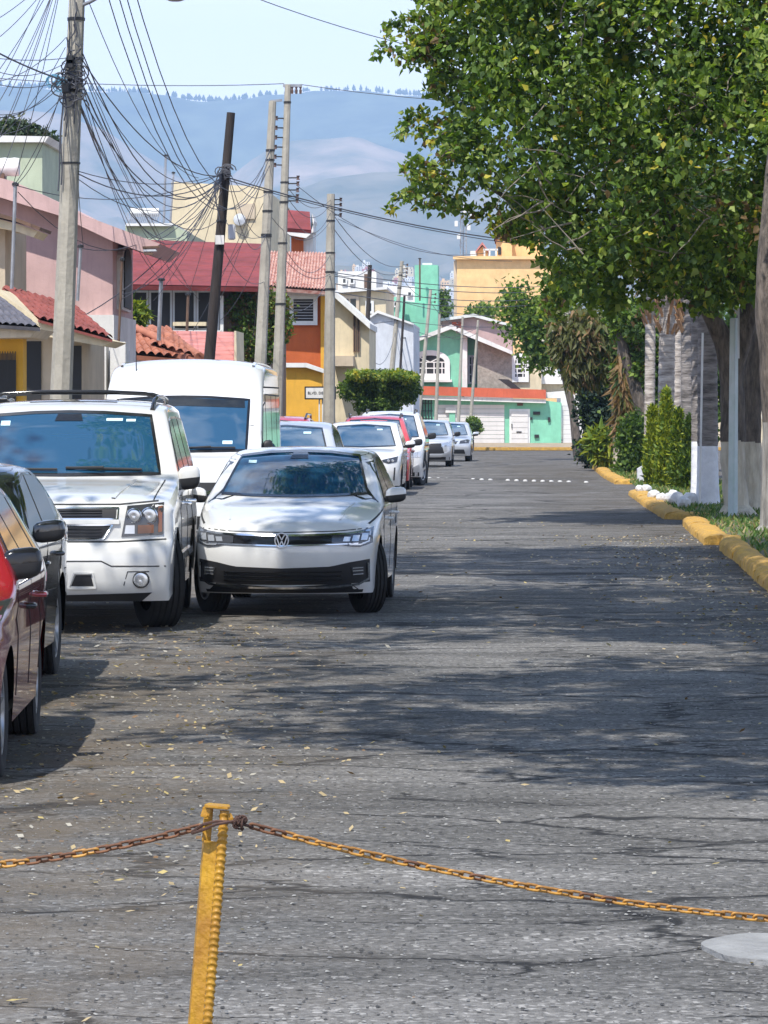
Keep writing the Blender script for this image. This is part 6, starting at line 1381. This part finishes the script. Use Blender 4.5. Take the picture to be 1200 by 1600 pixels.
bush('dead_palm', 'old palm with hanging brown skirt of dead fronds', [(974, 600, 6, 45, 26), (976, 650, 6, 22, 14)], 108, 70, .16, [.05, .2, .75], FR, seed=64, cat='palm tree', trunk=(967, [(968, 640), (972, 500)], .16), squash=(.5, .5, 1.8), droop=2.6, asp=3, rad=.22, painted=682)
bush('leafy_shrub', 'bright green spiky shrub at the foot of the dark cypress', [(940, 690, 16, 14, 24), (948, 705, 14, 12, 16)], 112, 60, .14, [.1, .5, .4], LC, seed=65, asp=2.6, rad=.25)
bush('leafy_shrub', 'dark rounded shrub beside the old palm with brown skirt', [(990, 690, 20, 42, 60), (985, 735, 18, 14, 22)], 103, 70, .10, [.55, .3, .1, .05, 0, 0], seed=66, rad=.35)
bush('shade_tree', 'blue green tree crown between the peach block and the median', [(822, 500, 32, 30, 26), (862, 510, 34, 55, 56), (805, 470, 18, 12, 8), (845, 555, 26, 14, 16), (875, 450, 24, 24, 24)], 140, 58, .16, [.2, .4, .28, .12, 0, 0], seed=67, cat='tree', trunk=(905, [(895, 640), (870, 540)], .2), rad=.65, dep=.7)
bush('shade_tree', 'grey bare-twigged tree behind the weeping olive tree', [(880, 520, 26, 45, 40)], 128, 50, .12, [.3, .1, .1, .1, 0, .4], [LG[0], LG[1], M_POLE, LG[3], LG[4], LG[5]], seed=68, cat='tree', trunk=(925, [(915, 640), (885, 540), (870, 480)], .15))
bush('shade_tree', 'dark dense background tree filling the gap behind the palms', [(1010, 560, 60, 60, 60), (1080, 590, 60, 80, 80), (1150, 560, 50, 80, 60), (1040, 640, 40, 50, 30)], 112, 90, .14, [.55, .3, .05, .0, .0, .10], seed=69, cat='tree', trunk=(1060, [(1060, 600)], .25), rad=.8, dep=.5)
bush('clipped_tree', 'wide dark hedge-like tree clipped to a block above the parked cars', [(560, 605, 24, 20, 70), (595, 606, 30, 22, 90), (632, 606, 22, 22, 70), (590, 630, 34, 12, 50)], 118, 110, .075, [.45, .35, .15, .05, .0, .0], seed=70, cat='tree', trunk=(592, [(592, 625)], .14), rad=.22, dep=1.0)
bush('clipped_tree', 'top growth of the clipped tree, paler and yellower leaves than below', [(565, 586, 24, 5, 22), (600, 586, 30, 5, 30), (635, 588, 18, 5, 16)], 117.3, 60, .08, [.0, .1, .35, .4, .15, .0], seed=71, cat='tree', rad=.14, dep=.8)
bush('round_bush', 'small round clipped bush at the foot of the farthest pole', [(740, 664, 13, 11, 40)], 174, 80, .09, [.35, .35, .2, .10, .0, .0], seed=72, trunk=(738, [(739, 670)], .08), rad=.2)
bush('climbing_shrub', 'brownish green climber covering the wall behind the pole pair', [(385, 480, 24, 26, 50), (400, 530, 38, 30, 80), (430, 500, 22, 40, 50), (375, 545, 16, 18, 24)], 90, 80, .075, [.3, .3, .1, .05, .0, .25], seed=73, trunk=(400, [(400, 560)], .08), rad=.3, dep=.4)
bush('potted_palm', 'small bright palm shrub on the balcony beside the pink house', [(205, 490, 14, 14, 18)], 88, 60, .12, [.1, .5, .4], LC, seed=74, rad=.2, asp=2.6)
bush('conifer', 'dark green conifer behind the pale green rooftop room', [(20, 205, 24, 14, 24), (50, 215, 14, 12, 14), (78, 260, 12, 34, 40), (70, 235, 12, 18, 20), (85, 295, 8, 12, 10)], 96, 70, .10, [.6, .3, .1], [leafmat('conifer_green', (.03, .055, .022), .1), leafmat('conifer_olive', (.07, .08, .03), .1), LC[0]], seed=75, cat='tree', trunk=(66, [(66, 300)], .15), rad=.3)
bush('shade_tree', 'small dark tree between the mint tower and the peach block', [(693, 478, 6, 20, 14)], 214, 60, .16, [.6, .3, .1, 0, 0, 0], seed=76, cat='tree', trunk=(693, [(693, 500)], .1), rad=.4)
bush('leafy_shrub', 'rounded green shrub on the roof line in front of the peach block', [(752, 489, 18, 7, 22)], 232, 60, .18, [.2, .4, .3, .1, 0, 0], seed=77, rad=.5)

# ================================================================ road furniture and litter
M_STUD = mat('white_road_stud', (.60, .59, .56), .5)
for i in range(19):
    if i in (8, 17): continue
    x = 671 + i * 13.6; d = CH * F / (748 + i * .35 - HZ); t_ = MB(); c = P(x, 0, d); t_.lathe([(.062, -.01), (.056, .028), (.034, .04), (.001, .045)], (c.x, d, 0), 12)
    o = t_.build('road_stud', M_STUD, smooth=40); tag(o, 'white domed stud of the row across the road', 'road stud', 'row of white road studs')
t_ = MB()
for k in range(2): pass
q = MB(); d0 = 97.6; xs_ = np.linspace(P(660, 0, d0).x, P(935, 0, d0).x, 24); vs = []
for x in xs_:
    for t in np.linspace(-1, 1, 7): vs.append((x, d0 + t * .5, .006 + .045 * math.cos(t * math.pi / 2)))
q.add(vs, [(i * 7 + j, i * 7 + j + 1, (i + 1) * 7 + j + 1, (i + 1) * 7 + j) for i in range(23) for j in range(6)]); tag(q.build('speed_hump', M_ASPH, smooth=60), kind='structure')
# pale round concrete patch near the camera
c = G(1212, 1484, .0); q = MB(); nn = 40; vs = [(c.x + (.235 + .012 * math.sin(5 * a)) * math.cos(a), c.y + (.30 + .01 * math.cos(3 * a)) * math.sin(a), .012) for a in np.linspace(0, 6.2832, nn, endpoint=False)]
q.add(vs + [(x, y, -.02) for x, y, _ in vs], [tuple(range(nn))] + [(i, (i + 1) % nn, (i + 1) % nn + nn, i + nn) for i in range(nn)])
tag(q.build('concrete_cover', mat('smooth_concrete', (.26, .26, .255), .9, var=.25, vs=6, bump=.4, dirt=.2)), 'pale round concrete cover set in the asphalt near the right edge', 'cover')
# fallen leaves: far too many to count
LF = [leafmat('dry_leaf_tan', (.40, .31, .17), .1), leafmat('dry_leaf_yellow', (.42, .33, .13), .1), leafmat('dry_leaf_brown', (.20, .12, .06), .1), leafmat('pale_chip', (.36, .335, .28), .1)]
r = np.random.default_rng(12); n = 42000; xs = r.uniform(-5, 6, n); ys = r.uniform(8.5, 60, n)
px_ = 600 + xs / ys * F; py_ = HZ + CH * F / ys
wt = np.full(n, .07); wt += 1.4 * np.exp(-((xs + 1.6) / .9) ** 2) * (ys > 14) * (ys < 30); wt += .8 * np.exp(-((xs + 1.2) / .8) ** 2) * (ys < 22); wt += .9 * np.exp(-((xs - (3.2 + .02 * (ys - 30))) / .9) ** 2) * (ys > 27) * (ys < 52); wt *= (ys > 13) * .8 + .2
clump = relief(xs * 6, ys * 2.5); wt *= np.clip(1 + clump * 60, .25, 2)
k = r.uniform(size=n) < wt; xs = xs[k]; ys = ys[k]; n = len(xs); sz = .006 + .018 * r.uniform(size=n) ** 1.6 * (1 + .3 * (ys > 25)); a_ = r.uniform(0, 6.28, n)
u_ = np.stack([np.cos(a_), np.sin(a_), r.normal(0, .22, n)], 1) * sz[:, None]; w_ = np.stack([-np.sin(a_), np.cos(a_), r.normal(0, .3, n)], 1) * sz[:, None] * .6
c_ = np.stack([xs, ys, np.minimum(relief(xs, ys), .02) + sz * .35 + .005], 1); v = np.stack([c_ - u_, c_ + w_ * .9 + u_ * .1, c_ + u_, c_ - w_ * .9 + u_ * .1], 1).reshape(-1, 3)
tag(npmesh('fallen_leaves', v, np.arange(n * 4).reshape(-1, 4), LF, None, r.choice(4, n, p=[.42, .13, .23, .22])), 'scattered dry leaves lying on the road', 'leaves', kind='stuff')
# loose gravel
n = 16000; ys = 9 + 22 * r.uniform(size=n) ** 1.4; xs = r.uniform(-1, 1, n) * ys * .125; sz = .0025 + .007 * r.uniform(size=n) ** 2.5; c_ = np.stack([xs, ys, np.minimum(relief(xs, ys), .02) + sz * .2 + .002], 1)
base = np.array([(1, 0, 0), (.3, .95, 0), (-.8, .6, 0), (-.8, -.6, 0), (.3, -.95, 0), (.5, .1, .42), (-.35, .4, .5), (-.3, -.45, .38)], float); v = c_[:, None] + (base[None] + r.uniform(-.28, .28, (n, 8, 3)) * np.array([1, 1, .5])) * sz[:, None, None] * (1, 1, .9)
f = np.array([(0, 1, 5), (1, 6, 5), (1, 2, 6), (2, 3, 6), (3, 7, 6), (3, 4, 7), (4, 5, 7), (4, 0, 5), (5, 6, 7)]); f = (np.arange(n)[:, None, None] * 8 + f[None]).reshape(-1, 3)
tag(npmesh('loose_gravel', v.reshape(-1, 3), f, [mat('dark_grit', (.045, .045, .045), .9), mat('grey_grit', (.15, .15, .15), .9), mat('pale_grit', (.27, .265, .25), .9)], None, np.repeat(r.choice(3, n, p=[.42, .40, .18]), 9)), 'loose dark and pale grit on the asphalt in the foreground', 'gravel', kind='stuff')
# ---- the post and its chains
M_YP = mat('yellow_post_paint', (.50, .27, .018), .45, var=.3, vs=12, bump=.25, bs=40, col2=(.33, .155, .02), dirt=.5); M_RUST = mat('rusty_wire', (.07, .035, .025), .85, var=.5, vs=30)
M_CHN = mat('worn_yellow_chain', (.60, .31, .05), .55, var=.75, vs=22, col2=(.13, .05, .02)); M_CHR2 = mat('rusty_chain', (.20, .085, .035), .75, var=.6, vs=25, col2=(.08, .035, .02))
PD = 8.0
t_ = thing('chain_post', 'slanting yellow post of angle iron and ribbed bar in the foreground', 'post', (P(292, 0, PD).x, PD, 0))
tb = P(340, 1262, PD); b0 = Vector((P(290, 0, PD).x, PD, -.02)); ax = (tb - b0).normalized(); L_ = (tb - b0).length
xr = Vector((1, 0, -ax.x / ax.z)).normalized(); yr = ax.cross(xr)
if yr.y > 0: yr = -yr
def pp(a, b, t): return b0 + ax * t + xr * a + yr * b          # b positive = towards the camera
q = MB(); w = .024
prof = [(-w, .0), (.006, .014), (.006, .010), (-w + .002, -.004), (-w - .001, -.03), (-w - .005, -.03)]
seg = 12; vs = []
for i in range(seg + 1): vs += [pp(a, b, L_ * i / seg - (.075 if i == seg else 0)) for a, b in prof]
k = len(prof); q.add(vs, [(i * k + j, i * k + (j + 1) % k, (i + 1) * k + (j + 1) % k, (i + 1) * k + j) for i in range(seg) for j in range(k)] + [tuple(range(k)), tuple(seg * k + j for j in range(k))[::-1]])
q.build('angle_iron', M_YP, t_)
# ribbed reinforcing bar
q = MB(); n = 14; rows = int(L_ / .0026); vs = []
for i in range(rows + 1):
    t = L_ * i / rows - .004
    for j in range(n):
        a = 2 * math.pi * j / n; ph = (t / .0145 + (abs(((a + 1.57) % 6.283) - 3.1416) / 3.1416) * 1.0) % 1.0; rr = .0098 + .0026 * max(0, math.sin(ph * 2 * math.pi)) ** .7
        vs.append(pp(.0165 + rr * math.cos(a), .012 + rr * math.sin(a), t))
q.add(vs, [(i * n + j, i * n + (j + 1) % n, (i + 1) * n + (j + 1) % n, (i + 1) * n + j) for i in range(rows) for j in range(n)] + [tuple(range(n)), tuple(rows * n + j for j in range(n))[::-1]])
q.build('ribbed_bar', M_YP, t_, smooth=60)
q = MB(); q.add([pp(a, b, L_ + c) for c in (.0, .006) for a, b in ((-.026, .026), (.024, .03), (.028, .012), (.026, -.03), (-.022, -.034), (-.03, .0))], [tuple(range(6))[::-1], tuple(range(6, 12))] + [(i, (i + 1) % 6, 6 + (i + 1) % 6, 6 + i) for i in range(6)])
q.add([pp(a, b, L_ + c) for c in (-.022, -.015) for a, b in ((-.036, .016), (-.02, .026), (-.018, -.01), (-.034, -.01))], [(3, 2, 1, 0), (4, 5, 6, 7)] + [(i, (i + 1) % 4, 4 + (i + 1) % 4, 4 + i) for i in range(4)])
q.bar(pp(-.026, .012, L_ - .02), pp(-.022, .012, L_), .012, .02); q.bar(pp(.026, .012, L_ - .022), pp(.036, .012, L_ - .016), .012, .02); q.bar(pp(-.02, -.02, L_ - .08), pp(-.02, -.02, L_), .006, .02)
q.build('top_cap', M_YP, t_, bevel=.0015)
def link_mesh(m, s=1.0):
    q = MB(); h_, w_, r = .0165 * s, .0075 * s, .0032 * s; pts = []
    for k in range(20):
        a = 2 * math.pi * k / 20; pts.append((math.copysign(h_ - w_, math.cos(a)) * (abs(math.cos(a)) > .02) + w_ * math.cos(a), w_ * math.sin(a), 0))
    n = 8; vs = []
    for i, p in enumerate(pts):
        a = 2 * math.pi * i / 20; o = Vector((math.cos(a), math.sin(a), 0))
        for j in range(n): b = 2 * math.pi * j / n; vs.append(Vector(p) + o * r * math.cos(b) + Vector((0, 0, r * math.sin(b))))
    q.add(vs, [(i * n + j, i * n + (j + 1) % n, ((i + 1) % 20) * n + (j + 1) % n, ((i + 1) % 20) * n + j) for i in range(20) for j in range(n)])
    me = bpy.data.meshes.new('link'); me.from_pydata([tuple(v) for v in q.v], [], q.f); me.materials.append(m); me.polygons.foreach_set('use_smooth', [True] * len(me.polygons)); return me
LM = link_mesh(M_CHN); LM2 = link_mesh(M_CHR2)
def chain(lab, p0, p1, sag, rusty, maxn=98):
    p0 = Vector(p0); p1 = Vector(p1); t_ = thing('chain', lab, 'chain', p0); n = 300
    pts = [p0.lerp(p1, i / n) - Vector((0, 0, sag * 4 * (i / n) * (1 - i / n))) for i in range(n + 1)]
    pitch = .0262; acc = 0; k = 0; last = pts[0]; nxt = pitch / 2
    for i in range(1, n + 1):
        seg_ = (pts[i] - last).length
        while acc + seg_ >= nxt and k < maxn:
            c = last.lerp(pts[i], (nxt - acc) / seg_); d = (pts[i] - last).normalized(); up = Vector((0, 0, 1)); s_ = d.cross(up).normalized(); u2 = s_.cross(d)
            an = R(45 + 90 * (k % 2) + random.uniform(-14, 14)); y_ = s_ * math.cos(an) + u2 * math.sin(an); z_ = d.cross(y_)
            o = bpy.data.objects.new('link', LM2 if rusty(k) else LM); COL.objects.link(o); o.parent = t_
            M_ = Matrix((d, y_, z_)).transposed().to_4x4(); M_.translation = c - p0; o.matrix_basis = M_; k += 1; nxt += pitch
        acc += seg_; last = pts[i]
    return t_
chain('yellow painted chain sagging from the post to the right edge', P(392, 1290, PD), P(1460, 1452, PD + .35), .045, lambda k: k < 3 or random.random() < .10)
chain('rusty brown chain sagging from the post to the left edge', P(312, 1292, PD), P(-160, 1362, PD), .02, lambda k: k < 8 or random.random() < .35)
q = MB(); c = P(374, 1285, PD - .03)
for k in range(22):
    s_ = random.uniform(.006, .012); a0 = random.uniform(0, 6); ti = random.uniform(0, 3.1); cc = c + Vector((random.uniform(-.008, .012), random.uniform(-.01, .01), random.uniform(-.006, .006)))
    q.tube([cc + Vector((s_ * math.cos(a0 + t) * math.cos(ti), s_ * math.cos(a0 + t) * math.sin(ti), s_ * math.sin(a0 + t))) for t in np.linspace(0, 4.6, 10)], .0022, 5)
q.tube([P(300, 1300, PD - .01), P(318, 1288, PD - .035), P(338, 1283, PD - .04), P(356, 1284, PD - .035), P(372, 1286, PD - .03), P(395, 1292, PD)], .0035, 6); q.tube([P(300, 1302, PD - .01), P(316, 1297, PD - .035), P(338, 1288, PD - .045), P(372, 1282, PD - .03)], .0035, 6)
tag(q.build('wire_tie', M_RUST, recalc=False), 'knot of rusty wire tying the chain to the yellow post', 'wire')
